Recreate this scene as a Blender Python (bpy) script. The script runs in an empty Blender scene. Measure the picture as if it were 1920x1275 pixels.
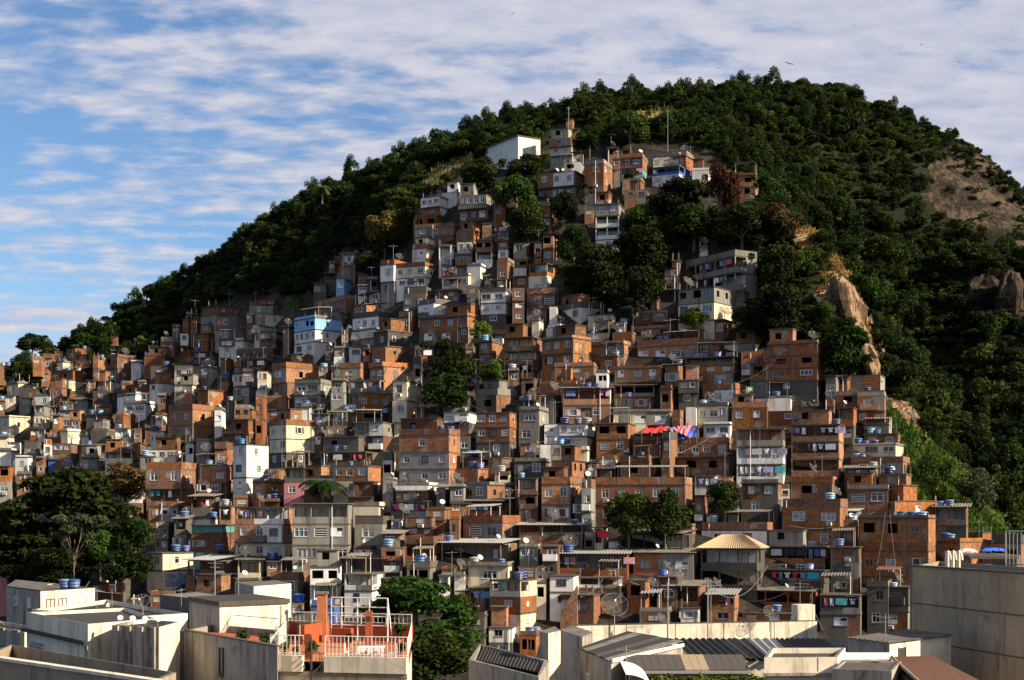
import bpy, math, random, bisect
import numpy as np
from mathutils import Vector
R = math.radians
SC = bpy.context.scene
COL = SC.collection
# ------------------------------------------------------------------ camera, sky, sun, exposure
F = 2800.0          # focal length in photo pixels (photo 1920 x 1275)
CX, HY = 960.0, 970.0
cam = bpy.data.objects.new("camera", bpy.data.cameras.new("camera"))
COL.objects.link(cam); SC.camera = cam
cam.location = (0, 0, 0); cam.rotation_euler = (R(90), 0, 0)
cam.data.sensor_width = 36; cam.data.lens = 36*F/1920
cam.data.shift_y = (HY-637.5)/1920
cam.data.clip_end = 6000; cam.data.clip_start = 1
SUN_AZ, SUN_EL = 112.0, 29.0        # azimuth clockwise from +Y (view direction): right of the camera and a little behind it
world = bpy.data.worlds.new("World"); SC.world = world; world.use_nodes = True
def build_world():
    nt = world.node_tree; nt.nodes.clear(); N = nt.nodes.new; L = nt.links.new
    out = N('ShaderNodeOutputWorld'); bg = N('ShaderNodeBackground')
    sky = N('ShaderNodeTexSky'); sky.sky_type = 'NISHITA'; sky.sun_disc = False
    sky.sun_elevation = R(SUN_EL); sky.sun_rotation = R(SUN_AZ)
    sky.air_density = 1.0; sky.dust_density = 0.1; sky.ozone_density = 3.0
    tc = N('ShaderNodeTexCoord'); sep = N('ShaderNodeSeparateXYZ'); L(tc.outputs['Generated'], sep.inputs[0])
    mz = N('ShaderNodeMath'); mz.operation = 'ADD'; mz.use_clamp = False; mx0 = N('ShaderNodeMath'); mx0.operation = 'MAXIMUM'; L(sep.outputs[2], mx0.inputs[0]); mx0.inputs[1].default_value = 0.0; L(mx0.outputs[0], mz.inputs[0]); mz.inputs[1].default_value = 0.15
    def div(o):
        d = N('ShaderNodeMath'); d.operation = 'DIVIDE'; L(o, d.inputs[0]); L(mz.outputs[0], d.inputs[1]); return d.outputs[0]
    cmb = N('ShaderNodeCombineXYZ'); L(div(sep.outputs[0]), cmb.inputs[0]); L(div(sep.outputs[1]), cmb.inputs[1])
    def noise(scale, detail, rough, loc, stretch=(1, 1, 1), dist=0.0):
        m = N('ShaderNodeMapping'); m.inputs['Location'].default_value = loc; m.inputs['Scale'].default_value = stretch
        m.inputs['Rotation'].default_value = (0, 0, R(-9))
        L(cmb.outputs[0], m.inputs[0])
        n = N('ShaderNodeTexNoise'); n.inputs['Scale'].default_value = scale; n.inputs['Detail'].default_value = detail
        n.inputs['Roughness'].default_value = rough; n.inputs['Distortion'].default_value = dist
        L(m.outputs[0], n.inputs['Vector']); return n.outputs['Fac']
    def math2(op, a, b):
        d = N('ShaderNodeMath'); d.operation = op
        for i, v in enumerate((a, b)):
            if isinstance(v, (int, float)): d.inputs[i].default_value = v
            else: L(v, d.inputs[i])
        return d.outputs[0]
    big = noise(2.3, 2, 0.5, (3.7, 1.3, 0))                  # broad banks and clear patches
    rip = noise(13.0, 5, 0.55, (1.0, 4.0, 0), (0.75, 1.15, 1), 0.1)      # broken cells of altocumulus
    wav = noise(5.5, 3, 0.5, (7.0, 2.0, 0), (0.6, 1.5, 1), 0.1)       # rolls
    grad = math2('MULTIPLY', sep.outputs[0], 0.5)             # more cover towards the east
    hi = math2('ADD', math2('MULTIPLY', math2('MAXIMUM', math2('SUBTRACT', 0.165, sep.outputs[2]), 0.0), 3.0), math2('MULTIPLY', math2('MAXIMUM', math2('SUBTRACT', sep.outputs[2], 0.2), 0.0), 0.6))
    dens = math2('ADD', math2('ADD', math2('SUBTRACT', math2('MULTIPLY', big, 0.62), 0.06), math2('ADD', math2('MULTIPLY', rip, 0.85), math2('MULTIPLY', wav, 0.5))), math2('ADD', grad, hi))
    ramp = N('ShaderNodeValToRGB'); e = ramp.color_ramp.elements
    e[0].position = 0.73; e[0].color = (0, 0, 0, 1); e[1].position = 1.04; e[1].color = (1, 1, 1, 1)
    L(dens, ramp.inputs[0])
    cov = math2('MULTIPLY', ramp.outputs[0], 0.93)
    cr = N('ShaderNodeValToRGB'); e = cr.color_ramp.elements
    e[0].position = 0.35; e[0].color = (3.9, 4.25, 5.5, 1); e[1].position = 0.72; e[1].color = (5.9, 5.75, 6.2, 1)
    L(rip, cr.inputs[0])
    tint = N('ShaderNodeMix'); tint.data_type = 'RGBA'; tint.blend_type = 'MULTIPLY'; tint.inputs[0].default_value = 1
    tint.inputs[7].default_value = (0.86, 0.98, 1.10, 1); L(sky.outputs[0], tint.inputs[6])
    mix = N('ShaderNodeMix'); mix.data_type = 'RGBA'
    L(cov, mix.inputs[0]); L(tint.outputs[2], mix.inputs[6]); L(cr.outputs[0], mix.inputs[7])
    L(mix.outputs[2], bg.inputs[0]); bg.inputs[1].default_value = 0.056; L(bg.outputs[0], out.inputs[0])
build_world()
sl = bpy.data.lights.new("sun", 'SUN'); sun = bpy.data.objects.new("sun", sl); COL.objects.link(sun)
sl.energy = 5.0; sl.angle = R(0.5); sl.color = (1.0, 0.83, 0.60)
_d = Vector((math.sin(R(SUN_AZ))*math.cos(R(SUN_EL)), math.cos(R(SUN_AZ))*math.cos(R(SUN_EL)), math.sin(R(SUN_EL))))
sun.rotation_euler = _d.to_track_quat('Z', 'Y').to_euler(); sun.location = _d*300
vs = SC.view_settings
vs.view_transform = 'Standard'; vs.look = 'None'; vs.exposure = 1.15; vs.gamma = 1; vs.use_curve_mapping = False

# ------------------------------------------------------------------ materials
MATS = {}
def pmat(name, build):
    m = bpy.data.materials.new(name); m.use_nodes = True
    nt = m.node_tree; nt.nodes.clear()
    build(nt, nt.nodes.new, nt.links.new); MATS[name] = m; return m
def _out(nt, N, L, col, rough=0.85, spec=0.3, bump=None, bs=0.3, metal=0.0, dist=0.05):
    b = N('ShaderNodeBsdfPrincipled'); o = N('ShaderNodeOutputMaterial'); L(b.outputs[0], o.inputs[0])
    if isinstance(col, tuple): b.inputs['Base Color'].default_value = (*col, 1)
    else: L(col, b.inputs['Base Color'])
    if isinstance(rough, float): b.inputs['Roughness'].default_value = rough
    else: L(rough, b.inputs['Roughness'])
    b.inputs['Specular IOR Level'].default_value = spec; b.inputs['Metallic'].default_value = metal
    if bump is not None:
        bp = N('ShaderNodeBump'); bp.inputs['Strength'].default_value = bs; bp.inputs['Distance'].default_value = dist
        L(bump, bp.inputs['Height']); L(bp.outputs[0], b.inputs['Normal'])
    return b
def _noise(N, L, vec, scale, detail=4, rough=0.6, stretch=None):
    if stretch:
        m = N('ShaderNodeMapping'); m.inputs['Scale'].default_value = stretch; L(vec, m.inputs[0]); vec = m.outputs[0]
    n = N('ShaderNodeTexNoise'); n.inputs['Scale'].default_value = scale; n.inputs['Detail'].default_value = detail
    n.inputs['Roughness'].default_value = rough; L(vec, n.inputs['Vector']); return n.outputs['Fac']
def _ramp(N, L, fac, stops):
    r = N('ShaderNodeValToRGB'); els = r.color_ramp.elements
    while len(els) < len(stops): els.new(0.5)
    for e, (p, c) in zip(els, stops):
        e.position = p; e.color = (*c, 1) if len(c) == 3 else c
    L(fac, r.inputs[0]); return r.outputs[0]
def _mix(N, L, fac, a, b, mode='MIX'):
    m = N('ShaderNodeMix'); m.data_type = 'RGBA'; m.blend_type = mode
    for i, v in ((0, fac), (6, a), (7, b)):
        if isinstance(v, float): m.inputs[i].default_value = v
        elif isinstance(v, tuple): m.inputs[i].default_value = (*v, 1)
        else: L(v, m.inputs[i])
    return m.outputs[2]
def _coords(N, L):
    """object coordinates, shifted by a random amount per object so no two walls carry the same stains"""
    tc = N('ShaderNodeTexCoord'); oi = N('ShaderNodeObjectInfo')
    v = N('ShaderNodeVectorMath'); v.operation = 'MULTIPLY_ADD'
    L(oi.outputs['Random'], v.inputs[0]); v.inputs[1].default_value = (71, 53, 37); L(tc.outputs['Object'], v.inputs[2])
    return tc.outputs['Object'], v.outputs[0], oi.outputs['Random']
def _jit(N, L, rnd, lo, hi, mul=1.0):
    f = N('ShaderNodeMath'); f.operation = 'MULTIPLY'; L(rnd, f.inputs[0]); f.inputs[1].default_value = mul
    w = N('ShaderNodeMath'); w.operation = 'FRACT'; L(f.outputs[0], w.inputs[0])
    mr = N('ShaderNodeMapRange'); L(w.outputs[0], mr.inputs[0]); mr.inputs[3].default_value = lo; mr.inputs[4].default_value = hi
    return mr.outputs[0]
def brick(name, c1, c2, patch=0.62):
    def b(nt, N, L):
        obj, rv, rnd = _coords(N, L)
        s = N('ShaderNodeSeparateXYZ'); L(obj, s.inputs[0])
        ad = N('ShaderNodeMath'); ad.operation = 'ADD'; L(s.outputs[0], ad.inputs[0]); L(s.outputs[1], ad.inputs[1])
        cb = N('ShaderNodeCombineXYZ'); L(ad.outputs[0], cb.inputs[0]); L(s.outputs[2], cb.inputs[1])
        bt = N('ShaderNodeTexBrick'); L(cb.outputs[0], bt.inputs['Vector'])
        bt.inputs['Scale'].default_value = 1.0; bt.inputs['Brick Width'].default_value = 0.33; bt.inputs['Row Height'].default_value = 0.21
        bt.inputs['Mortar Size'].default_value = 0.022; bt.inputs['Bias'].default_value = -0.1
        bt.inputs['Color1'].default_value = (*c1, 1); bt.inputs['Color2'].default_value = (*c2, 1)
        bt.inputs['Mortar'].default_value = (0.26, 0.18, 0.12, 1)
        big = _noise(N, L, rv, 0.55, 5, 0.65)
        col = _mix(N, L, _ramp(N, L, big, [(0.3, (0, 0, 0)), (0.7, (1, 1, 1))]), _mix(N, L, 0.45, bt.outputs['Color'], (0.15, 0.06, 0.03)), bt.outputs['Color'])
        fine = _noise(N, L, rv, 3.2, 3, 0.8)
        col = _mix(N, L, _ramp(N, L, fine, [(0.40, (0.65, 0.65, 0.65)), (0.52, (0, 0, 0)), (0.62, (0, 0, 0))]), col, (0.10, 0.04, 0.022))
        pt = _noise(N, L, rv, 0.42, 3, 0.5)      # patches of grey render smeared over the bricks
        col = _mix(N, L, _ramp(N, L, pt, [(patch, (0, 0, 0)), (patch+0.05, (0.75, 0.75, 0.75))]), col, (0.30, 0.255, 0.21))
        st = _noise(N, L, rv, 0.8, 5, 0.75, (0.7, 0.7, 0.45))
        col = _mix(N, L, _ramp(N, L, st, [(0.36, (0.6, 0.6, 0.6)), (0.5, (0, 0, 0))]), col, (0.07, 0.045, 0.035))
        hs = N('ShaderNodeHueSaturation'); L(col, hs.inputs['Color'])
        L(_jit(N, L, rnd, 0.6, 1.12), hs.inputs['Value']); L(_jit(N, L, rnd, 0.82, 1.12, 7.3), hs.inputs['Saturation']); L(_jit(N, L, rnd, 0.498, 0.512, 13.7), hs.inputs['Hue'])
        _out(nt, N, L, hs.outputs[0], 0.9, 0.2, bt.outputs['Fac'], -0.4, dist=0.02)
    return pmat(name, b)
def plaster(name, c, dirt=0.45, var=(0.8, 1.08), dirtc=(0.07, 0.062, 0.052)):
    def b(nt, N, L):
        obj, rv, rnd = _coords(N, L)
        n1 = _noise(N, L, rv, 0.6, 6, 0.65); n2 = _noise(N, L, rv, 1.0, 6, 0.72, (1.1, 1.1, 0.10)); n3 = _noise(N, L, rv, 4.0, 6, 0.7)
        c0 = tuple(v*0.78 for v in c)
        col = _mix(N, L, _ramp(N, L, n1, [(0.35, (0, 0, 0)), (0.65, (1, 1, 1))]), c0, c)
        col = _mix(N, L, _ramp(N, L, n2, [(dirt-0.12, (0.8,)*3), (dirt+0.03, (0.16,)*3), (dirt+0.16, (0,)*3)]), col, dirtc)
        col = _mix(N, L, _ramp(N, L, n3, [(0.30, (0.5,)*3), (0.42, (0,)*3)]), col, tuple(v*0.5 for v in c))
        hs = N('ShaderNodeHueSaturation'); L(col, hs.inputs['Color']); L(_jit(N, L, rnd, *var), hs.inputs['Value'])
        _out(nt, N, L, hs.outputs[0], 0.88, 0.25, n3, 0.15)
    return pmat(name, b)
brick('brick', (0.50, 0.165, 0.052), (0.32, 0.09, 0.027))
brick('old_brick', (0.23, 0.07, 0.026), (0.14, 0.04, 0.016), 0.6)
plaster('white_plaster', (0.74, 0.73, 0.70), 0.40)
plaster('cream_plaster', (0.66, 0.58, 0.43), 0.42)
plaster('grey_cement', (0.25, 0.24, 0.215), 0.46, (0.7, 1.12))
plaster('dark_cement', (0.10, 0.093, 0.082), 0.48, (0.7, 1.2))
plaster('light_blue_paint', (0.22, 0.45, 0.72), 0.30, (0.95, 1.0))
plaster('blue_paint', (0.05, 0.14, 0.42), 0.38)
plaster('pink_paint', (0.50, 0.20, 0.21), 0.38)
plaster('yellow_paint', (0.60, 0.55, 0.36), 0.36)
plaster('green_paint', (0.27, 0.30, 0.20), 0.42)
plaster('teal_paint', (0.10, 0.30, 0.30), 0.44)
plaster('concrete', (0.22, 0.205, 0.18), 0.50, (0.65, 1.15))
plaster('slab_edge', (0.105, 0.095, 0.08), 0.52, (0.6, 1.25))
plaster('roof_felt', (0.045, 0.042, 0.04), 0.45)
plaster('fibre_cement', (0.17, 0.158, 0.142), 0.50, (0.6, 1.2), (0.05, 0.045, 0.04))
plaster('dark_fibre_cement', (0.034, 0.032, 0.03), 0.50, (0.9, 1.1), (0.02, 0.02, 0.02))
plaster('terracotta_paint', (0.36, 0.075, 0.026), 0.36, (0.97, 1.03))
def city(name, c, q=0.0):
    def b(nt, N, L):
        obj, rv, rnd = _coords(N, L)
        n1 = _noise(N, L, rv, 0.5, 6, 0.65); n2 = _noise(N, L, rv, 1.0, 7, 0.75, (0.9, 0.9, 0.13)); n3 = _noise(N, L, rv, 3.2, 8, 0.75); n4 = _noise(N, L, rv, 0.32, 7, 0.7)
        col = _mix(N, L, _ramp(N, L, n1, [(0.35, (0, 0, 0)), (0.65, (1, 1, 1))]), tuple(v*0.74 for v in c), c)
        col = _mix(N, L, _ramp(N, L, n2, [(0.30+q, (0.85,)*3), (0.36+q, (0.4,)*3), (0.47+q, (0,)*3)]), col, (0.045, 0.04, 0.035))
        col = _mix(N, L, _ramp(N, L, n4, [(0.62, (0,)*3), (0.66, (0.6,)*3), (0.8, (0.7,)*3)]), col, tuple(v*0.42 for v in c))
        col = _mix(N, L, _ramp(N, L, n3, [(0.30, (0.7,)*3), (0.40, (0,)*3)]), col, tuple(v*0.35 for v in c))
        v = N('ShaderNodeTexVoronoi'); v.feature = 'DISTANCE_TO_EDGE'; v.inputs['Scale'].default_value = 0.16; w = N('ShaderNodeVectorMath'); w.operation = 'ADD'; nn = N('ShaderNodeTexNoise'); nn.inputs['Scale'].default_value = 1.2; L(rv, nn.inputs['Vector']); L(rv, w.inputs[0]); L(nn.outputs['Color'], w.inputs[1]); L(w.outputs[0], v.inputs['Vector'])
        col = _mix(N, L, _ramp(N, L, v.outputs['Distance'], [(0.0, (0.35,)*3), (0.004, (0.2,)*3), (0.007, (0,)*3)]), col, (0.06, 0.05, 0.045))
        _out(nt, N, L, col, 0.9, 0.2, n3, 0.2)
    return pmat(name, b)
city('city_white', (0.68, 0.62, 0.50), 0.02); city('city_grey', (0.35, 0.315, 0.27), 0.07); city('city_beige', (0.31, 0.245, 0.17), 0.02)  # the grey also stands for shade on the sides of pale buildings
def simple(name, c, rough=0.6, spec=0.4, metal=0.0, nv=0.25):
    def b(nt, N, L):
        obj, rv, rnd = _coords(N, L)
        n = _noise(N, L, rv, 3.0, 5, 0.65)
        col = _ramp(N, L, n, [(0.3, tuple(v*(1-nv) for v in c)), (0.7, tuple(min(1, v*(1+nv*0.4)) for v in c))])
        if 'plastic' in name or 'cloth' in name:
            hs = N('ShaderNodeHueSaturation'); L(col, hs.inputs['Color']); L(_jit(N, L, rnd, 0.55, 1.3), hs.inputs['Value']); L(_jit(N, L, rnd, 0.55, 1.05, 9.1), hs.inputs['Saturation']); L(_jit(N, L, rnd, 0.47, 0.515, 3.3), hs.inputs['Hue']); col = hs.outputs[0]
        _out(nt, N, L, col, rough, spec, metal=metal)
    return pmat(name, b)
simple('white_frame', (0.62, 0.63, 0.64), 0.5)
simple('wood', (0.23, 0.13, 0.07), 0.8); simple('pale_wood', (0.42, 0.31, 0.19), 0.8)
simple('dark_metal', (0.03, 0.03, 0.032), 0.5); simple('grey_metal', (0.24, 0.24, 0.24), 0.5, 0.5); simple('mesh_metal', (0.13, 0.125, 0.115), 0.6); simple('rust', (0.12, 0.05, 0.03), 0.9)
simple('white_metal', (0.72, 0.72, 0.70), 0.5)
simple('blue_plastic', (0.018, 0.085, 0.38), 0.42, 0.5); simple('pale_blue_plastic', (0.16, 0.36, 0.58), 0.45, 0.5); simple('navy_plastic', (0.012, 0.03, 0.15), 0.4, 0.5)
simple('grey_tank', (0.33, 0.34, 0.34), 0.7); simple('green_plastic', (0.16, 0.36, 0.31), 0.5)
simple('blue_tarp', (0.02, 0.13, 0.62), 0.45, 0.5); simple('red_tarp', (0.52, 0.035, 0.025), 0.6)
simple('black_mould', (0.03, 0.03, 0.03), 0.9)
for nm, c in dict(white=(0.72, 0.72, 0.74), pink=(0.6, 0.16, 0.25), blue=(0.05, 0.14, 0.45), lilac=(0.35, 0.3, 0.55), red=(0.5, 0.04, 0.04), dark=(0.03, 0.035, 0.06), yellow=(0.7, 0.5, 0.06), teal=(0.05, 0.35, 0.42)).items():
    simple(nm+'_cloth', c, 0.9, 0.1)
def glass(name, c, rough):
    def b(nt, N, L):
        obj, rv, rnd = _coords(N, L)
        n = _noise(N, L, rv, 1.4, 2, 0.5)
        col = _ramp(N, L, n, [(0.42, tuple(v*0.55 for v in c)), (0.6, c)])
        _out(nt, N, L, col, rough, 0.6)
    return pmat(name, b)
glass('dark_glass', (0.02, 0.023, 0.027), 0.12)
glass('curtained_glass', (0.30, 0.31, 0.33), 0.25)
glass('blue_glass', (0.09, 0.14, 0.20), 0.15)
def mesh_sheet(nt, N, L):
    d = N('ShaderNodeBsdfPrincipled'); d.inputs['Base Color'].default_value = (0.07, 0.068, 0.062, 1); d.inputs['Roughness'].default_value = 0.7
    t = N('ShaderNodeBsdfTransparent'); m = N('ShaderNodeMixShader'); m.inputs[0].default_value = 0.28; o = N('ShaderNodeOutputMaterial')
    L(t.outputs[0], m.inputs[1]); L(d.outputs[0], m.inputs[2]); L(m.outputs[0], o.inputs[0])
pmat('wire_mesh', mesh_sheet)
def leafmat(name, dark, mid, light, scale=0.22, trans=0.22):
    def b(nt, N, L):
        g = N('ShaderNodeNewGeometry'); oi = N('ShaderNodeObjectInfo')
        n1 = _noise(N, L, g.outputs['Position'], scale, 3, 0.6); n2 = _noise(N, L, g.outputs['Position'], 1.7, 2, 0.6)
        ad = N('ShaderNodeMath'); ad.operation = 'MULTIPLY_ADD'; L(n2, ad.inputs[0]); ad.inputs[1].default_value = 0.6; L(n1, ad.inputs[2])
        col = _ramp(N, L, ad.outputs[0], [(0.60, dark), (0.82, mid), (1.0, light)])
        hs = N('ShaderNodeHueSaturation'); L(col, hs.inputs['Color']); L(_jit(N, L, oi.outputs['Random'], 0.55, 1.35), hs.inputs['Value']); L(_jit(N, L, oi.outputs['Random'], 0.47, 0.515, 5.3), hs.inputs['Hue'])
        bs = N('ShaderNodeBsdfPrincipled'); L(hs.outputs[0], bs.inputs['Base Color']); bs.inputs['Roughness'].default_value = 0.7; bs.inputs['Specular IOR Level'].default_value = 0.1
        tr = N('ShaderNodeBsdfTranslucent'); L(hs.outputs[0], tr.inputs[0])
        mx = N('ShaderNodeMixShader'); mx.inputs[0].default_value = trans; L(bs.outputs[0], mx.inputs[1]); L(tr.outputs[0], mx.inputs[2])
        o = N('ShaderNodeOutputMaterial'); L(mx.outputs[0], o.inputs[0])
    return pmat(name, b)
leafmat('forest_leaf', (0.006, 0.013, 0.0025), (0.014, 0.030, 0.0045), (0.046, 0.070, 0.010), 0.09)
leafmat('tree_leaf', (0.008, 0.019, 0.003), (0.019, 0.041, 0.006), (0.050, 0.080, 0.011))
leafmat('bright_leaf', (0.022, 0.05, 0.008), (0.045, 0.09, 0.014), (0.09, 0.125, 0.02))
leafmat('olive_leaf', (0.05, 0.045, 0.012), (0.085, 0.066, 0.018), (0.12, 0.09, 0.025))
leafmat('brown_leaf', (0.045, 0.025, 0.010), (0.07, 0.036, 0.014), (0.05, 0.05, 0.015))
leafmat('grey_leaf', (0.03, 0.05, 0.02), (0.055, 0.085, 0.035), (0.10, 0.13, 0.07))
leafmat('grass_blade', (0.02, 0.045, 0.008), (0.045, 0.09, 0.013), (0.08, 0.13, 0.02), 0.15, 0.3)
leafmat('pale_grass_blade', (0.04, 0.05, 0.014), (0.09, 0.09, 0.03), (0.14, 0.12, 0.04), 0.15, 0.3)
leafmat('dry_grass_blade', (0.17, 0.11, 0.035), (0.30, 0.20, 0.06), (0.22, 0.19, 0.05), 0.2, 0.3)
simple('bark', (0.12, 0.09, 0.065), 0.9); simple('pale_bark', (0.38, 0.34, 0.28), 0.9)
def ground(name, stops, scale, bs=0.6):
    def b(nt, N, L):
        g = N('ShaderNodeNewGeometry')
        n = _noise(N, L, g.outputs['Position'], scale, 8, 0.7); n2 = _noise(N, L, g.outputs['Position'], scale*6, 6, 0.7)
        ad = N('ShaderNodeMath'); ad.operation = 'MULTIPLY_ADD'; L(n2, ad.inputs[0]); ad.inputs[1].default_value = 0.5; L(n, ad.inputs[2])
        _out(nt, N, L, _ramp(N, L, ad.outputs[0], stops), 0.95, 0.15, n2, bs, dist=0.3)
    return pmat(name, b)
ground('soil', [(0.5, (0.010, 0.009, 0.007)), (0.75, (0.022, 0.018, 0.014)), (0.95, (0.06, 0.05, 0.04))], 0.4)
ground('forest_floor', [(0.5, (0.004, 0.007, 0.003)), (0.95, (0.014, 0.018, 0.007))], 0.3)
ground('grass_ground', [(0.5, (0.02, 0.035, 0.008)), (0.9, (0.05, 0.07, 0.014))], 0.3)
ground('dry_ground', [(0.5, (0.10, 0.07, 0.03)), (0.9, (0.24, 0.17, 0.07))], 0.3)
def rockm(k, w=(1, 1, 1)):
  def b(nt, N, L):
      g = N('ShaderNodeNewGeometry'); P = g.outputs['Position']
      n1 = _noise(N, L, P, 0.10, 8, 0.72); n2 = _noise(N, L, P, 0.6, 8, 0.78, (2.2, 1.0, 0.28)); n3 = _noise(N, L, P, 2.4, 6, 0.7)
      ad = N('ShaderNodeMath'); ad.operation = 'MULTIPLY_ADD'; L(n2, ad.inputs[0]); ad.inputs[1].default_value = 0.9; L(n1, ad.inputs[2])
      col = _ramp(N, L, ad.outputs[0], [(0.80, tuple(v*k*t for v, t in zip((0.012, 0.010, 0.008), w))), (0.95, tuple(v*k*t for v, t in zip((0.062, 0.047, 0.035), w))), (1.12, tuple(v*k*t for v, t in zip((0.145, 0.115, 0.086), w)))])
      a2 = N('ShaderNodeMath'); a2.operation = 'MULTIPLY_ADD'; L(n3, a2.inputs[0]); a2.inputs[1].default_value = 0.4; L(n2, a2.inputs[2])
      _out(nt, N, L, col, 0.9, 0.2, a2.outputs[0], 1.0, dist=2.0)
  return b
pmat('rock', rockm(0.9, (1.05, 1.0, 0.88))); pmat('tan_rock', rockm(3.3, (1.12, 0.96, 0.78)))

# ------------------------------------------------------------------ mesh helpers
class MB:
    """collects boxes, bars and tubes into one mesh"""
    def __init__(s): s.v = []; s.f = []; s.m = []; s.mats = []
    def mi(s, name):
        if name not in s.mats: s.mats.append(name)
        return s.mats.index(name)
    def face(s, pts, mat):
        i = len(s.v); s.v.extend(pts); s.f.append(tuple(range(i, i+len(pts)))); s.m.append(s.mi(mat))
    def box(s, x0, x1, y0, y1, z0, z1, mat):
        i = len(s.v)
        s.v += [(x0,y0,z0),(x1,y0,z0),(x1,y1,z0),(x0,y1,z0),(x0,y0,z1),(x1,y0,z1),(x1,y1,z1),(x0,y1,z1)]
        k = s.mi(mat)
        for q in ((0,3,2,1),(4,5,6,7),(0,1,5,4),(1,2,6,5),(2,3,7,6),(3,0,4,7)):
            s.f.append(tuple(i+j for j in q)); s.m.append(k)
    def hexa(s, p, mat):
        i = len(s.v); s.v += [tuple(q) for q in p]; k = s.mi(mat)
        for q in ((0,3,2,1),(4,5,6,7),(0,1,5,4),(1,2,6,5),(2,3,7,6),(3,0,4,7)):
            s.f.append(tuple(i+j for j in q)); s.m.append(k)
    def tube(s, a, b, r0, r1=None, mat='grey_metal', n=5):
        r1 = r0 if r1 is None else r1
        a = Vector(a); b = Vector(b); d = (b-a)
        if d.length < 1e-6: return
        d.normalize(); u = d.orthogonal().normalized(); w = d.cross(u)
        i = len(s.v); k = s.mi(mat)
        for c, r in ((a, r0), (b, r1)):
            for j in range(n):
                t = 2*math.pi*j/n; s.v.append(tuple(c+u*(r*math.cos(t))+w*(r*math.sin(t))))
        for j in range(n):
            s.f.append((i+j, i+(j+1) % n, i+n+(j+1) % n, i+n+j)); s.m.append(k)
        s.f.append(tuple(i+j for j in reversed(range(n)))); s.m.append(k)
        s.f.append(tuple(i+n+j for j in range(n))); s.m.append(k)
    def path(s, pts, r, mat, n=4):
        for a, b in zip(pts[:-1], pts[1:]): s.tube(a, b, r, r, mat, n)
    def lathe(s, prof, mat, n=14, c=(0, 0, 0)):
        i = len(s.v); k = s.mi(mat)
        for r, z in prof:
            for j in range(n):
                t = 2*math.pi*j/n; s.v.append((c[0]+r*math.cos(t), c[1]+r*math.sin(t), c[2]+z))
        for q in range(len(prof)-1):
            for j in range(n):
                s.f.append((i+q*n+j, i+q*n+(j+1) % n, i+(q+1)*n+(j+1) % n, i+(q+1)*n+j)); s.m.append(k)
    def mesh(s, name, smooth=False):
        me = bpy.data.meshes.new(name); me.from_pydata(s.v, [], s.f)
        for m in s.mats: me.materials.append(MATS[m])
        me.polygons.foreach_set('material_index', s.m)
        if smooth: me.polygons.foreach_set('use_smooth', [True]*len(s.f))
        me.update(); return me
    def build(s, name, parent=None, smooth=False, loc=None):
        return link(name, s.mesh(name, smooth), parent, loc)
def link(name, me, parent=None, loc=None, rz=0.0):
    o = bpy.data.objects.new(name, me); COL.objects.link(o)
    if parent is not None: o.parent = parent
    if loc is not None: o.location = loc
    if rz: o.rotation_euler = (0, 0, rz)
    return o
def tag(o, label=None, cat=None, group=None, kind=None):
    if label: o['label'] = label
    if cat: o['category'] = cat
    if group: o['group'] = group
    if kind: o['kind'] = kind
    return o
def thing(name, label, cat, loc=(0, 0, 0), rz=0.0, group=None):
    return tag(link(name, None, None, loc, rz), label, cat, group)
def dup(root, loc=None, rz=None, scale=None):
    r = root.copy(); COL.objects.link(r)
    if loc is not None: r.location = loc
    if rz is not None: r.rotation_euler = (0, 0, rz)
    if scale is not None: r.scale = scale if isinstance(scale, tuple) else (scale,)*3
    for ch in list(root.children):
        c = ch.copy(); COL.objects.link(c); c.parent = r
        for g in ch.children:
            d = g.copy(); COL.objects.link(d); d.parent = c
    return r
def P(px, py, Y):
    """the place at distance Y along the view that the photo shows at (px, py)"""
    return Vector(((px-CX)/F*Y, Y, (HY-py)/F*Y))
def quads(name, v, nf, mat, parent=None):
    """a mesh of nf loose quads from a (4*nf, 3) array"""
    me = bpy.data.meshes.new(name)
    me.vertices.add(nf*4); me.vertices.foreach_set('co', np.ascontiguousarray(v, dtype=np.float32).ravel())
    me.loops.add(nf*4); me.loops.foreach_set('vertex_index', np.arange(nf*4, dtype=np.int32))
    me.polygons.add(nf); me.polygons.foreach_set('loop_start', np.arange(0, nf*4, 4, dtype=np.int32))
    me.polygons.foreach_set('loop_total', np.full(nf, 4, dtype=np.int32))
    me.materials.append(MATS[mat]); me.update(calc_edges=True)
    return me
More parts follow.
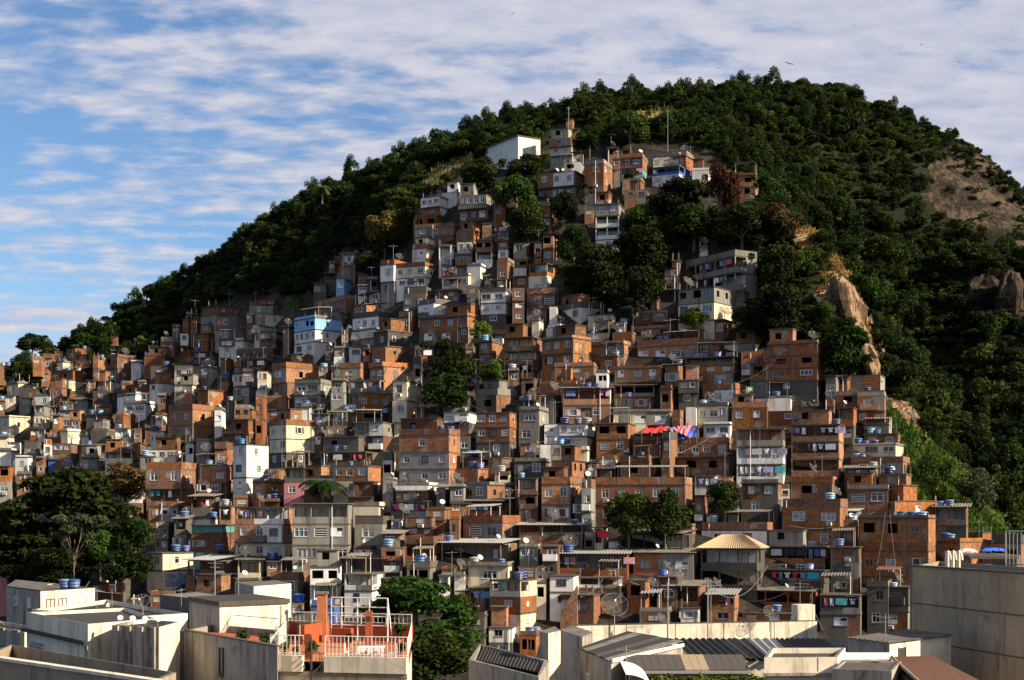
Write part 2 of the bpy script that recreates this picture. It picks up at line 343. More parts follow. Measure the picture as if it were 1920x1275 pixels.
# ------------------------------------------------------------------ terrain: the hill as one height field
DS = F/3600.0
CTRL = [  # photo x, photo y, distance (before scaling by DS)
 (-60,1150,262),(0,1150,255),(300,1150,242),(600,1150,232),(900,1150,230),(1200,1150,231),(1500,1150,233),(1700,1150,237),(1900,1110,246),
 (0,1000,335),(300,1000,272),(600,1000,256),(900,1000,250),(1200,1000,248),(1500,1000,247),(1700,1000,250),
 (0,850,405),(150,850,370),(300,850,332),(600,850,292),(900,850,279),(1200,850,275),(1500,850,270),(1680,850,269),
 (0,730,470),(300,720,400),(600,700,338),(900,700,306),(1200,700,296),(1500,700,285),(1640,720,284),
 (400,600,440),(640,600,362),(900,600,324),(1200,600,310),(1480,600,303),
 (650,490,392),(900,500,342),(1200,500,327),(1450,500,317),
 (800,390,370),(960,400,352),(1200,400,341),(1420,400,335),
 (930,300,388),(1200,290,368),(1400,300,370),
 (1320,196,432),(1540,182,436),(1150,205,432),(900,260,430),(800,300,434),(700,372,440),(600,416,447),(500,456,460),(400,515,478),(300,556,492),(130,708,530),(0,752,560),
 (1650,216,434),(1740,250,433),(1830,286,432),(1935,398,436),
 (750,360,405),(560,520,430),(350,600,475),
 (1500,435,327),(1565,475,318),(1600,560,308),(1642,690,297),(1690,780,289),(1780,930,276),(1850,1010,270),
 (1665,640,352),(1640,520,372),(1600,400,395),(1720,760,332),(1820,900,305),(1560,300,405),
 (1800,620,352),(1900,600,345),(1800,790,330),(1900,800,318),(1900,940,300),(1920,460,372),(1780,470,385),(1760,330,412),(1850,400,398),
]
gx = []; gz = []
for px, py, Y in CTRL:
    p = P(px, py, Y*DS); gx.append((p.x, p.y)); gz.append(p.z)
for x, y, z in [(-240,560,10),(-240,420,-14),(-190,330,-18),(-120,520,10),(0,470,25),(90,470,25),(180,440,5),(220,330,-5),(210,260,-16),(150,200,-20),(-120,200,-20),(0,165,-20),(90,165,-20),(-60,168,-20),(-220,250,-22),(250,440,-10),(140,380,45),(165,320,12),(135,262,0)]:
    gx.append((x, y)); gz.append(z)
gx = np.array(gx); gz = np.array(gz)
def _U(r2): return np.where(r2 > 0, r2*np.log(np.maximum(r2, 1e-9))*0.5, 0)
_n = len(gx); _d2 = ((gx[:, None]-gx[None])**2).sum(2)/1e4
_A = np.zeros((_n+3, _n+3)); _A[:_n, :_n] = _U(_d2)+np.eye(_n)*0.003
_A[:_n, _n] = 1; _A[:_n, _n+1:] = gx/100; _A[_n, :_n] = 1; _A[_n+1:, :_n] = gx.T/100
_w = np.linalg.solve(_A, np.concatenate([gz, [0, 0, 0]]))
def tps(x, y):
    q = np.stack([np.ravel(x), np.ravel(y)], 1); out = np.empty(len(q))
    for i in range(0, len(q), 20000):
        c = q[i:i+20000]; d2 = ((c[:, None]-gx[None])**2).sum(2)/1e4
        out[i:i+20000] = _U(d2) @ _w[:_n]+_w[_n]+(c/100) @ _w[_n+1:]
    return out.reshape(np.shape(x))
STEP = 2.0; X0, X1, Y0, Y1 = -236.0, 236.0, 150.0, 540.0
XS = np.arange(X0, X1+.1, STEP); YS = np.arange(Y0, Y1+.1, STEP)
GX, GY = np.meshgrid(XS, YS)
GZ = tps(GX, GY)
edge = np.minimum.reduce([(GX-X0)/50, (X1-GX)/50, (Y1-GY)/50, (GY-Y0)/14, np.ones_like(GX)]).clip(0, 1); edge = edge*edge*(3-2*edge)
GZ = np.maximum(GZ, -23.5)*edge+(-24.0)*(1-edge)
def vnoise(x, y, s, seed):
    rs = np.random.RandomState(seed); g = rs.rand(128, 128)
    u = x/s+500; v = y/s+500; i = np.floor(u).astype(int); j = np.floor(v).astype(int); a = u-i; b = v-j
    a = a*a*(3-2*a); b = b*b*(3-2*b)
    G = lambda p, q: g[p % 128, q % 128]
    return (G(i, j)*(1-a)+G(i+1, j)*a)*(1-b)+(G(i, j+1)*(1-a)+G(i+1, j+1)*a)*b-0.5
def zt(x, y):
    fx = (np.asarray(x)-X0)/STEP; fy = (np.asarray(y)-Y0)/STEP
    i = np.clip(np.floor(fx).astype(int), 0, len(XS)-2); j = np.clip(np.floor(fy).astype(int), 0, len(YS)-2)
    a = np.clip(fx-i, 0, 1); b = np.clip(fy-j, 0, 1)
    return (GZ[j, i]*(1-a)+GZ[j, i+1]*a)*(1-b)+(GZ[j+1, i]*(1-a)+GZ[j+1, i+1]*a)*b
_RY = np.arange(165, 535, 0.5)
def ray(px, py, ymin=165):
    """distance at which the line of sight through a photo point meets the hill"""
    ys = _RY[_RY >= ymin]; x = (px-CX)/F*ys; z = (HY-py)/F*ys
    hit = np.nonzero(zt(x, ys) >= z)[0]
    return float(ys[hit[0]]) if len(hit) else None
def inpoly(px, py, poly):
    px = np.asarray(px); py = np.asarray(py); c = np.zeros(px.shape, bool); j = len(poly)-1
    for i in range(len(poly)):
        xi, yi = poly[i]; xj, yj = poly[j]
        t = ((yi > py) != (yj > py)) & (px < (xj-xi)*(py-yi)/(yj-yi+1e-9)+xi)
        c ^= t; j = i
    return c
SETTLE = [(-80,720),(0,690),(130,655),(210,650),(260,650),(390,575),(480,560),(585,560),(600,520),(640,470),(700,490),(770,470),(780,380),(850,345),(930,355),(1010,375),(1005,300),(1035,235),(1100,235),(1110,270),(1310,270),(1400,330),(1420,400),(1330,400),(1250,380),(1170,380),(1140,470),(1060,470),(1060,590),(1230,590),(1230,530),(1290,465),(1420,470),(1400,560),(1370,640),(1545,640),(1560,700),(1660,700),(1670,800),(1710,850),(1720,950),(1830,1000),(1990,1010),(1990,1300),(-80,1300)]
GRASS = [(1664,760),(1720,800),(1790,880),(1860,1005),(1840,1010),(1770,930),(1700,940),(1700,850),(1668,800)]
GRASS2 = [(1770,850),(1840,900),(1905,1005),(1850,1008),(1790,900),(1740,840)]
DRY = [(1560,462),(1575,470),(1600,520),(1602,548),(1560,556),(1535,520),(1550,500)]
DRY2 = [(800,320),(905,285),(905,300),(830,350),(780,365)]
DRY3 = [(1490,425),(1530,435),(1545,470),(1510,480),(1470,440)]
DRY4 = [(1160,215),(1290,205),(1280,240),(1150,240)]
ROCK = [(1735,325),(1775,270),(1840,275),(1925,350),(1945,380),(1945,490),(1880,475),(1820,435),(1760,405),(1730,385)]
ROCK2 = [(1820,530),(1850,515),(1880,545),(1885,590),(1830,600),(1810,580)]
ROCK3 = [(1885,505),(1945,540),(1945,610),(1905,590),(1885,540)]
SPUR = [(1560,535),(1602,540),(1622,585),(1650,640),(1660,720),(1630,722),(1612,650),(1570,610),(1550,565)]
SPURG = [(1530,545),(1600,545),(1628,600),(1645,665),(1620,665),(1568,612)]
SOILP = [(1520,540),(1570,540),(1590,600),(1560,610),(1520,580)]
DRAIN = [(1668,752),(1684,756),(1742,800),(1736,808),(1690,790)]
def zones(x, y, z):
    px = CX+F*x/y; py = HY-F*z/y
    k = np.zeros(px.shape, int)                      # 0 forest floor
    k[inpoly(px, py, SETTLE) & (y < 455*DS*1.0+0.0*x)] = 1
    k[(y < 178)] = 1
    for poly in (GRASS, GRASS2): k[inpoly(px, py, poly) & (y < 250)] = 2
    for poly in (DRY, DRY2, DRY3, DRY4): k[inpoly(px, py, poly)] = 3
    for poly in (ROCK, ROCK2, ROCK3): k[inpoly(px, py, poly) & (y > 235)] = 4
    k[inpoly(px, py, SPUR) & (y < 260)] = 6; k[inpoly(px, py, DRAIN) & (y < 260)] = 6
    k[inpoly(px, py, SOILP) & (y < 260)] = 5
    return k
def build_hill():
    z = GZ+vnoise(GX, GY, 9, 3)*1.6*edge
    Zn = zones(GX, GY, GZ)
    cut = ((Zn == 1) & (GY > 172)).astype(float)          # the plots are dug into the slope
    for H in HOUSES:
        c = H['c']; cut = np.maximum(cut, ((GX-c.x+H['W']*0.5)**2+(GY-c.y-1)**2 < (H['W']*0.75+2.5)**2))
    for _ in range(2):
        q = cut.copy(); q[1:-1, 1:-1] = (cut[1:-1, 1:-1]*2+cut[:-2, 1:-1]+cut[2:, 1:-1]+cut[1:-1, :-2]+cut[1:-1, 2:])/6; cut = q
    z = z-1.3*cut
    r = (Zn == 4) | (Zn == 6)
    z = z+np.where(r, vnoise(GX, GY, 5, 8)*2.6+vnoise(GX, GY, 2.2, 9)*1.2, 0)
    ny, nx = GX.shape
    v = np.stack([GX, GY, z], 2).reshape(-1, 3)
    idx = np.arange(ny*nx).reshape(ny, nx)
    f = np.stack([idx[:-1, :-1], idx[:-1, 1:], idx[1:, 1:], idx[1:, :-1]], 2).reshape(-1, 4)
    me = bpy.data.meshes.new('hill'); nf = len(f)
    me.vertices.add(len(v)); me.vertices.foreach_set('co', v.astype(np.float32).ravel())
    me.loops.add(nf*4); me.loops.foreach_set('vertex_index', f.astype(np.int32).ravel())
    me.polygons.add(nf); me.polygons.foreach_set('loop_start', np.arange(0, nf*4, 4, dtype=np.int32)); me.polygons.foreach_set('loop_total', np.full(nf, 4, dtype=np.int32))
    for m in ('forest_floor', 'soil', 'grass_ground', 'dry_ground', 'rock', 'soil', 'tan_rock'): me.materials.append(MATS[m])
    me.polygons.foreach_set('material_index', Zn[:-1, :-1].astype(np.int32).ravel())
    me.polygons.foreach_set('use_smooth', np.ones(nf, dtype=bool)); me.update(calc_edges=True)
    tag(link('hill', me), kind='structure')
m = MB(); m.box(-3000, 3000, -600, 5400, -26, -25, 'soil'); tag(m.build('ground'), kind='structure')

# ------------------------------------------------------------------ foliage
def leaves(rs, n, lobes, size, asp=1.7, updown=0.35, shell=(0.72, 1.05), droop=0.0):
    """n leaf sprays spread through lobes [(x,y,z,rx,ry,rz)]; returns (4n,3)"""
    lob = np.array(lobes); vol = (lob[:, 3]*lob[:, 4]+lob[:, 4]*lob[:, 5]+lob[:, 3]*lob[:, 5]); p = vol/vol.sum()
    k = rs.choice(len(lob), n, p=p); d = rs.randn(n, 3); d[:, 2] += updown; d /= np.linalg.norm(d, axis=1)[:, None]
    rad = shell[0]+(shell[1]-shell[0])*rs.rand(n)**0.7
    c = lob[k, :3]+d*rad[:, None]*lob[k, 3:]
    nrm = d*0.8+rs.randn(n, 3)*0.6+np.array([0, 0, 0.35]); nrm /= np.linalg.norm(nrm, axis=1)[:, None]
    t = np.cross(nrm, rs.randn(n, 3)); t /= np.linalg.norm(t, axis=1)[:, None]; b = np.cross(nrm, t)
    s = size*(0.6+0.8*rs.rand(n))[:, None]
    a = t*s*asp*0.5; w = b*s*0.5
    bend = -nrm*s*0.22
    return np.stack([c-a+bend, c+w*0.9, c+a+bend, c-w*0.9], 1).reshape(-1, 3)
def crown_lobes(rs, n, flat=0.7, spread=0.62, r=(0.3, 0.5)):
    L = []
    for i in range(n):
        a = 2*math.pi*(i/n)+rs.rand()*1.2; q = spread*math.sqrt(rs.rand()*0.9+0.1); rr = r[0]+(r[1]-r[0])*rs.rand()
        z = (rs.rand()-0.35)*0.75*flat + 0.45*flat*(1-q)
        L.append((q*math.cos(a), q*math.sin(a), z, rr, rr, rr*0.72))
    return L
def forest_source():
    """nine kinds of forest crown, instanced over the hill by the forest object"""
    rs = np.random.RandomState(5); c = bpy.data.collections.new('forest_crowns')
    for i in range(9):
        if i < 3: lob = crown_lobes(rs, 9, 0.8, 0.6, (0.26, 0.46)); n, sz, lf = 1300, 0.085, 'forest_leaf'
        elif i < 5: lob = [(a, b, z*1.5, r*.8, r*.8, r*1.1) for a, b, z, r, _, _ in crown_lobes(rs, 10, 1.0, 0.5, (0.24, 0.4))]; n, sz, lf = 1200, 0.075, 'tree_leaf'
        elif i < 7: lob = [(a*1.15, b*1.15, z*.55, r, r, r*.4) for a, b, z, r, _, _ in crown_lobes(rs, 12, 0.7, 0.75, (0.2, 0.36))]; n, sz, lf = 1200, 0.075, 'forest_leaf'
        elif i == 7: lob = crown_lobes(rs, 16, 0.9, 0.8, (0.12, 0.24)); n, sz, lf = 900, 0.08, 'bright_leaf'
        else: lob = [(rs.uniform(-.7, .7), rs.uniform(-.7, .7), rs.uniform(-.4, .7), .16+.2*rs.rand(), .16+.2*rs.rand(), .2+.3*rs.rand()) for _ in range(16)]; n, sz, lf = 1100, 0.09, 'forest_leaf'
        v = leaves(rs, n, lob, sz, 1.9, 0.35, (0.45, 1.1)); o = bpy.data.objects.new('forest_crown', quads('forest_crown', v, n, lf)); c.objects.link(o)
    return c
def build_forest():
    rs = np.random.RandomState(11)
    def cand(x0, x1, y0, y1, st): 
        xs, ys = np.meshgrid(np.arange(x0, x1, st), np.arange(y0, y1, st)); return xs.ravel()+rs.uniform(-st*.6, st*.6, xs.size), ys.ravel()+rs.uniform(-st*.6, st*.6, ys.size)
    xs, ys = cand(-225, 160, 205, 400, 2.6); n0 = len(xs); x2, y2 = cand(-225, 160, 205, 380, 2.3); x3, y3 = cand(90*.0+40, 150, 205, 350, 1.9); xs = np.concatenate([xs, x2, x3]); ys = np.concatenate([ys, y2, y3]); small_ = np.arange(len(xs)) >= n0
    z = zt(xs, ys); px = CX+F*xs/ys; py = HY-F*z/ys
    zn = zones(xs, ys, z); rk = (zn == 4) & (rs.rand(len(xs)) < np.where(py < 262+(px-1780)*0.76+22, 0.7, 0.07)) & small_ & (ys > 235); gr = (zn == 2) & (rs.rand(len(xs)) < 0.10) & small_
    ok = ((zn == 0) | rk | gr) & (px > -130) & (px < 2060) & (z > -15)
    vis = np.zeros(len(xs), bool)                    # leave out the ones behind the crest
    for i in np.nonzero(ok)[0]:
        t = np.linspace(0.45, 0.985, 50); hz = zt(xs[i]*t, ys[i]*t); lim = (z[i]+7)*t; q = ys[i]*t > 165
        vis[i] = np.all(hz[q] < lim[q]+0.5)
    hx = np.array([(H['c'].x-H['W']*0.4, H['c'].y+.5, H['W']*0.6+2.2) for H in HOUSES])
    idx = np.array([i for i in np.nonzero(ok & vis)[0] if not np.any((hx[:, 0]-xs[i])**2+(hx[:, 1]-ys[i])**2 < hx[:, 2]**2)])
    east = inpoly(px, py, [(1600,120),(1990,220),(1990,660),(1700,640)])
    S, RZ, K, PT = [], [], [], []
    for i in idx:
        s = 0.8+0.9*rs.rand() if small_[i] else 1.5+1.9*rs.rand()**1.7
        if gr[i]: s *= 0.6
        if east[i] and not rk[i] and py[i] < 500: s *= 0.8
        elif px[i] > 1560 and py[i] > 430 and not gr[i]: s *= 1.25
        if px[i] > 1715 and py[i] < 430: s = min(s, 1.7)
        h = s*(0.7+0.5*rs.rand()); S.append((s, s*(.85+.3*rs.rand()), h)); RZ.append((rs.randn()*.08, rs.randn()*.08, rs.rand()*6.28)); K.append(rs.choice(9, p=[.13, .13, .13, .12, .12, .11, .11, .05, .10])); PT.append((xs[i], ys[i], z[i]+h*(.3 if small_[i] else .6)))
    me = bpy.data.meshes.new('forest'); me.from_pydata(PT, [], []); n = len(PT)
    a = me.attributes.new('size', 'FLOAT_VECTOR', 'POINT'); a.data.foreach_set('vector', np.array(S, dtype=np.float32).ravel())
    a = me.attributes.new('turn', 'FLOAT_VECTOR', 'POINT'); a.data.foreach_set('vector', np.array(RZ, dtype=np.float32).ravel())
    a = me.attributes.new('which', 'INT', 'POINT'); a.data.foreach_set('value', np.array(K, dtype=np.int32))
    g = bpy.data.node_groups.new('forest', 'GeometryNodeTree'); g.interface.new_socket('Geometry', in_out='INPUT', socket_type='NodeSocketGeometry'); g.interface.new_socket('Geometry', in_out='OUTPUT', socket_type='NodeSocketGeometry')
    N = g.nodes.new; L = g.links.new; gi = N('NodeGroupInput'); go = N('NodeGroupOutput'); ip = N('GeometryNodeInstanceOnPoints'); ci = N('GeometryNodeCollectionInfo'); ci.inputs['Collection'].default_value = forest_source(); ci.inputs['Separate Children'].default_value = True; ci.inputs['Reset Children'].default_value = True
    def at(name, ty): q = N('GeometryNodeInputNamedAttribute'); q.data_type = ty; q.inputs['Name'].default_value = name; return q.outputs['Attribute']
    L(gi.outputs[0], ip.inputs['Points']); L(ci.outputs[0], ip.inputs['Instance']); ip.inputs['Pick Instance'].default_value = True; L(at('which', 'INT'), ip.inputs['Instance Index']); L(at('turn', 'FLOAT_VECTOR'), ip.inputs['Rotation']); L(at('size', 'FLOAT_VECTOR'), ip.inputs['Scale']); L(ip.outputs[0], go.inputs[0])
    o = link('forest', me); md = o.modifiers.new('forest', 'NODES'); md.node_group = g
    tag(o, 'dense dark green forest covering the upper hill behind the houses', 'forest', kind='stuff'); print('forest trees', n)
def blades(name, polys, n, h, mat, label, ymax=270):
    rs = np.random.RandomState(len(name)); out = []
    for poly in polys:
        xs = [p[0] for p in poly]; ys = [p[1] for p in poly]; k = 0; tries = 0
        while k < n//len(polys) and tries < n*3:
            tries += 1; px = rs.uniform(min(xs), max(xs)); py = rs.uniform(min(ys), max(ys))
            if not inpoly(np.array([px]), np.array([py]), poly)[0]: continue
            Y = ray(px, py)
            if Y is None or Y > ymax: continue
            x = (px-CX)/F*Y; z = (HY-py)/F*Y; hh = h*(0.5+rs.rand()); a = rs.rand()*6.28; w = 0.16+0.2*rs.rand()
            dx, dy = math.cos(a)*w, math.sin(a)*w; lx, ly = rs.randn()*hh*0.35, rs.randn()*hh*0.35
            out += [(x-dx, Y-dy, z-0.3), (x+dx, Y+dy, z-0.3), (x+dx*0.4+lx, Y+dy*0.4+ly, z+hh), (x-dx*0.4+lx, Y-dy*0.4+ly, z+hh)]; k += 1
    tag(link(name, quads(name, np.array(out), len(out)//4, mat)), label, 'grass', kind='stuff')
# ------------------------------------------------------------------ houses
import re
MAT = dict(B='brick', b='old_brick', W='white_plaster', C='cream_plaster', G='grey_cement', D='dark_cement', U='light_blue_paint', V='blue_paint', K='pink_paint', Y='yellow_paint', N='green_paint', T='teal_paint')
WORD = dict(B='brick', b='dark brick', W='white', C='cream', G='grey cement', D='dark cement', U='light blue', V='blue', K='pink', Y='pale yellow', N='grey-green', T='teal')
REG = dict(A=(0,560), B=(440,440), C=(740,220), D=(1100,240), E=(860,480), F=(1240,440), G=(0,780), H=(400,720), I=(800,720), J=(1200,720), K=(1440,780), L=(0,955), M=(400,955), N=(800,955), O=(1200,955), Q=(1440,955))
def wall(mb, mp, U, z0, z1, holes, mat, thick=0.2):
    us = sorted({0.0, U, *[h[0] for h in holes], *[h[1] for h in holes]}); zs = sorted({z0, z1, *[h[2] for h in holes], *[h[3] for h in holes]})
    for a, b in zip(us[:-1], us[1:]):
        for c, d in zip(zs[:-1], zs[1:]):
            if any(h[0] <= a+1e-6 and h[1] >= b-1e-6 and h[2] <= c+1e-6 and h[3] >= d-1e-6 for h in holes): continue
            mb.face([mp(a, c, 0), mp(b, c, 0), mp(b, d, 0), mp(a, d, 0)], mat)
    for h in holes:
        u0, u1, a, b = h
        for p, q in (((u0, a), (u1, a)), ((u1, a), (u1, b)), ((u1, b), (u0, b)), ((u0, b), (u0, a))):
            mb.face([mp(*p, 0), mp(*q, 0), mp(*q, thick), mp(*p, thick)], mat)
_WC = {}
def window(parent, w, h, kind, loc, rz, rng):
    if kind == 'n': kind = 'b' if h < .75 and rng.random() < .6 else rng.choices('nsibhco', [40, 18, 9, 5, 5, 9, 6])[0]
    w = round(w/0.2)*0.2; h = round(h/0.2)*0.2
    gl = rng.choice(['dark_glass', 'dark_glass', 'curtained_glass', 'blue_glass']); k = (w, h, kind, gl)
    if k not in _WC:
        fr = MB(); t = {'b': .06, 's': .07}.get(kind, .085); y0, y1 = -0.03, 0.09
        fm = {'o': 'wood', 's': 'grey_metal', 'i': 'dark_metal'}.get(kind, 'white_frame')
        fr.box(-w/2, -w/2+t, y0, y1, 0, h, fm); fr.box(w/2-t, w/2, y0, y1, 0, h, fm)
        fr.box(-w/2+t, w/2-t, y0, y1, 0, t, fm); fr.box(-w/2+t, w/2-t, y0, y1, h-t, h, fm)
        n = max(1, round(w/0.65))
        if kind == 'b':
            for q in range(1, 4): fr.box(-w/2+t, w/2-t, y0, y1-.01, h*q/4-.035, h*q/4+.035, fm)
        elif kind == 'i':
            for q in range(1, max(3, int(w/.16))): fr.tube((-w/2+q*w/max(3, int(w/.16)), -.1, .02), (-w/2+q*w/max(3, int(w/.16)), -.1, h-.02), .02, None, 'white_metal' if gl == 'dark_glass' else fm, 4)
        elif kind == 'h':                            # shutters thrown open, one leaf half shut
            fr.box(-w/2-.02-w*.45, -w/2-.02, -.06, -.02, 0, h, fm); fr.box(w/2+.02, w/2+.02+w*.45, -.06, -.02, 0, h, fm)
        elif kind == 'c': fr.box(-w/2+t, 0, .0, .05, t, h-t, fm); fr.box(.02, w/2-t, .02, .07, t, h*.55, fm)
        else:
            for i in range(1, n): x = -w/2+w*i/n; fr.box(x-0.03, x+0.03, y0+.01, y1-.01, t, h-t, fm)
            if kind == 'n' and h > 0.85: fr.box(-w/2+t, w/2-t, y0+.02, y1-.02, h*0.68-0.025, h*0.68+0.025, fm)
        fr.box(-w/2-0.05, w/2+0.05, -0.1, -0.031, -0.09, -0.01, 'concrete')
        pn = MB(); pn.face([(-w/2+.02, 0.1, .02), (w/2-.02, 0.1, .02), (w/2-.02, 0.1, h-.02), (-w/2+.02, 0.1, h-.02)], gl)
        _WC[k] = (fr.mesh('window'), pn.mesh('pane'))
    a, b = _WC[k]
    o = link('window', a, parent, loc, rz); link('pane', b, o)
_DC = {}
def door(parent, loc, rz, mat):
    if mat not in _DC:
        d = MB(); d.box(-0.42, 0.42, 0.05, 0.1, 0, 2.05, mat); d.box(-0.5, -0.42, -0.02, 0.12, 0, 2.13, 'concrete'); d.box(0.42, 0.5, -0.02, 0.12, 0, 2.13, 'concrete'); d.box(-0.42, 0.42, -0.02, 0.12, 2.05, 2.13, 'concrete')
        hd = MB(); hd.box(0.28, 0.36, 0.0, 0.05, 0.95, 1.05, 'dark_metal'); _DC[mat] = (d.mesh('door'), hd.mesh('handle'))
    o = link('door', _DC[mat][0], parent, loc, rz); link('handle', _DC[mat][1], o)
_AC = []
def aircon(parent, loc, rz):
    if not _AC:
        m = MB(); m.box(-0.33, 0.33, -0.45, 0.05, 0, 0.42, 'white_metal'); g = MB()
        for i in range(5): g.box(-0.27, 0.27, -0.475, -0.452, 0.05+i*0.07, 0.08+i*0.07, 'dark_metal')
        _AC.extend([m.mesh('air_conditioner'), g.mesh('grille')])
    o = link('air_conditioner', _AC[0], parent, loc, rz); link('grille', _AC[1], o)
def corrugated(mb, c00, c10, c11, c01, mat, pitch=0.35, amp=0.05, thick=0.03):
    """wavy sheet: ridges run from edge c00-c10 to edge c01-c11"""
    c00, c10, c11, c01 = map(Vector, (c00, c10, c11, c01)); n = max(3, int((c10-c00).length/pitch*2)); up = (c10-c00).cross(c01-c00).normalized()
    if up.z < 0: up = -up
    k = mb.mi(mat); i0 = len(mb.v)
    for i in range(n+1):
        t = i/n; o = up*(amp if i % 2 else -amp)
        for p in (c00.lerp(c10, t), c01.lerp(c11, t)):
            mb.v.append(tuple(p+o)); mb.v.append(tuple(p+o-up*thick))
    for i in range(n):
        a = i0+i*4; b = a+4
        for q in ((a, b, b+2, a+2), (a+1, a+3, b+3, b+1), (a, a+1, b+1, b), (a+2, b+2, b+3, a+3)): mb.f.append(q); mb.m.append(k)
HOUSES = []
ALT = dict(brick=['old_brick', 'grey_cement', 'old_brick', 'white_plaster', 'dark_cement'], old_brick=['brick', 'dark_cement', 'grey_cement'], grey_cement=['brick', 'dark_cement', 'white_plaster'], white_plaster=['grey_cement', 'cream_plaster'], cream_plaster=['grey_cement', 'white_plaster'], dark_cement=['old_brick', 'grey_cement'])
_ST = {}
SRE = re.compile(r'^([BbWCGDUVKYNT]{1,2})(\d*)([a-z]*)(?:,(\d+)([a-z]*))?$')
GARMENTS = []
def house(xl, xc, xr, yt, yb, storeys, opts, seed, label=None, Yd=None):
    rng = random.Random(seed); A = 'brick'
    tot = (xr if xr else xc)-xl
    if not xr:
        fr = float(np.interp(xl, [0, 500, 900, 1300, 1700], [.36, .30, .22, .14, .09])); xr = xc; xc = xc-tot*fr
    Y = Yd or ray((xl+xr)/2, min(yb, 1205)) or 300
    if 'near' in opts: Y -= 4.5
    c = P(xc, yb, Y); s = Y/F; az = math.atan2(c.x, c.y)
    side = max(0.3, (xr-xc)*s); d = min(max(4.2+2.2*rng.random(), side/math.sin(R(58))), 14)
    th = az+math.asin(min(0.95, side/d))+rng.uniform(-.07, .07); W = (xc-xl)*s/max(0.35, math.cos(th-az)); W = max(W, 1.2)
    Ht = (yb-yt)*s
    ss = []
    for q in storeys.split('/'):
        g = SRE.match(q)
        if not g: raise ValueError(q)
        ss.append([g[1][0], g[1][-1], int(g[2] or 0), g[3] or '', int(g[4] or 0), g[5] or ''])
    wt = [0.34 if 'p' in q[3] else 0.6 if 'l' in q[3] else 1.0 for q in ss]
    hs = [Ht*w/sum(wt) for w in wt]
    ext = 7.0 if 'near' in opts else 2.4
    root = link('house', None, None, (c.x, c.y, c.z-ext), -th)
    mb = MB(); rf = MB()
    fm = lambda u, z, t: (-W+u, t, z)
    rm = lambda u, z, t: (-t, u, z)
    lm = lambda u, z, t: (-W+t, d-u, z)
    bm = lambda u, z, t: (-u, d-t, z)
    top = Ht+ext; z1 = top; tops = []; doors = 0; info = dict(voids=0, wins=0, ter=0, par=False)
    for i, (ma, mbt, n, fl, ns, nfl) in enumerate(ss):
        h = hs[i]; z0 = z1-h; A, S = MAT[ma], MAT[mbt]
        last = i == len(ss)-1
        if 'p' in fl:                                     # roof parapet
            info['par'] = True
            t = 0.16
            pp = MB()
            pp.box(-W, 0, 0, t, z0, z1, A); pp.box(-t, 0, t, d-t, z0, z1, S); pp.box(-W, -W+t, t, d-t, z0, z1, A); pp.box(-W, 0, d-t, d, z0, z1, A)
            if A in ('brick', 'old_brick'):
                k = max(1, round(W/3.0))
                for j in range(k+1): x = -W+(W-0.2)*j/k; pp.box(x, x+0.2, -0.015, 0, z0, z1+0.03, 'concrete')
            else: pp.box(-W-0.03, 0.03, -0.03, 0.19, z1, z1+0.06, 'slab_edge')
            pp.build('parapet', root)
            rf.box(-W-.06, .06, -.06, d+.06, z0-0.14, z0-0.003, 'slab_edge'); z1 = z0-0.14; tops.append(z0); continue
        if i == 0:                                        # roof
            if 'h' in opts: pass
            elif 'z' in opts:
                o = 0.55; corrugated(rf, (-W-o, -o, z1), (o, -o, z1), (o, d+0.2, z1+0.5), (-W-o, d+0.2, z1+0.5), rng.choice(['fibre_cement', 'fibre_cement', 'grey_metal']))
                rf.box(-W, 0, 0.2, d, z1-0.14, z1-0.07, 'slab_edge')
            else:
                o = 0.12+0.25*rng.random()
                rf.box(-W-o*0.5, o*0.6, -o, d, z1-0.14, z1, 'slab_edge')
                if rng.random() < 0.45 and 't' not in fl:
                    hh = 0.2+0.35*rng.random(); rf.box(-W, 0, 0, 0.15, z1, z1+hh, rng.choice([A, 'concrete'])); rf.box(-0.15, 0, 0.15, d, z1, z1+hh, rng.choice([S, 'concrete']))
            tops.append(z1); z1 -= 0.14
        zb = z0 if not last else -0.0
        base = z0
        hh = z1-base
        holes, rholes, lholes = [], [], []
        oy = 0.0 if (label or 't' in fl or i == 0 and len(ss) > 1 and 'p' in ss[0][3]) else rng.choice([0, 0, -.2, -.35, -.5, .25])
        D0 = d; d = D0-oy; fm = lambda u, z, t, oy=oy: (-W+u, oy+t, z); rm = lambda u, z, t, oy=oy: (-t, oy+u, z); lm = lambda u, z, t: (-W+t, D0-u, z); bm = lambda u, z, t: (-u, D0-t, z)
        if 't' in fl:                                     # open terrace: low wall, posts, deep shade behind
            info['ter'] += 1
            par = base+hh*0.36; ct = z1-hh*0.04; k = max(1, round(W/2.6)); pw = 0.16
            for j in range(k):
                a = W*j/k+(pw if j == 0 else pw/2); b = W*(j+1)/k-(pw if j == k-1 else pw/2); holes.append((a, b, par, ct))
            if side > 0.8: rholes.append((0.18, min(d*0.5, 2.6), par, ct))
            lholes.append((d-min(d*0.5, 2.6), d-0.18, par, ct))
            iy = min(d*0.5, 2.6)
            im = MAT[ma if ma in 'WCUVT' else rng.choice('WBBGC')]
            mb.box(-W+0.2, -0.2, iy, iy+0.12, base, z1, im)
            nn = max(1, int(W/2.4))
            for j in range(nn):
                x = -W+W*(j+0.5)/nn+rng.uniform(-.25, .25)
                if rng.random() < 0.45: door(root, (x, iy-0.03, base), 0, rng.choice(['wood', 'white_metal', 'wood', 'dark_metal']))
                else: window(root, 1.2, 1.1, 'n', (x, iy-0.01, base+0.95), 0, rng)
            if 'c' in fl or rng.random() < 0.3: GARMENTS.append((root, W, par, ct, rng.random(), c))
        elif n:
            ww = 1.7 if 'w' in fl else 1.05; wh = min(1.15, hh*0.46)
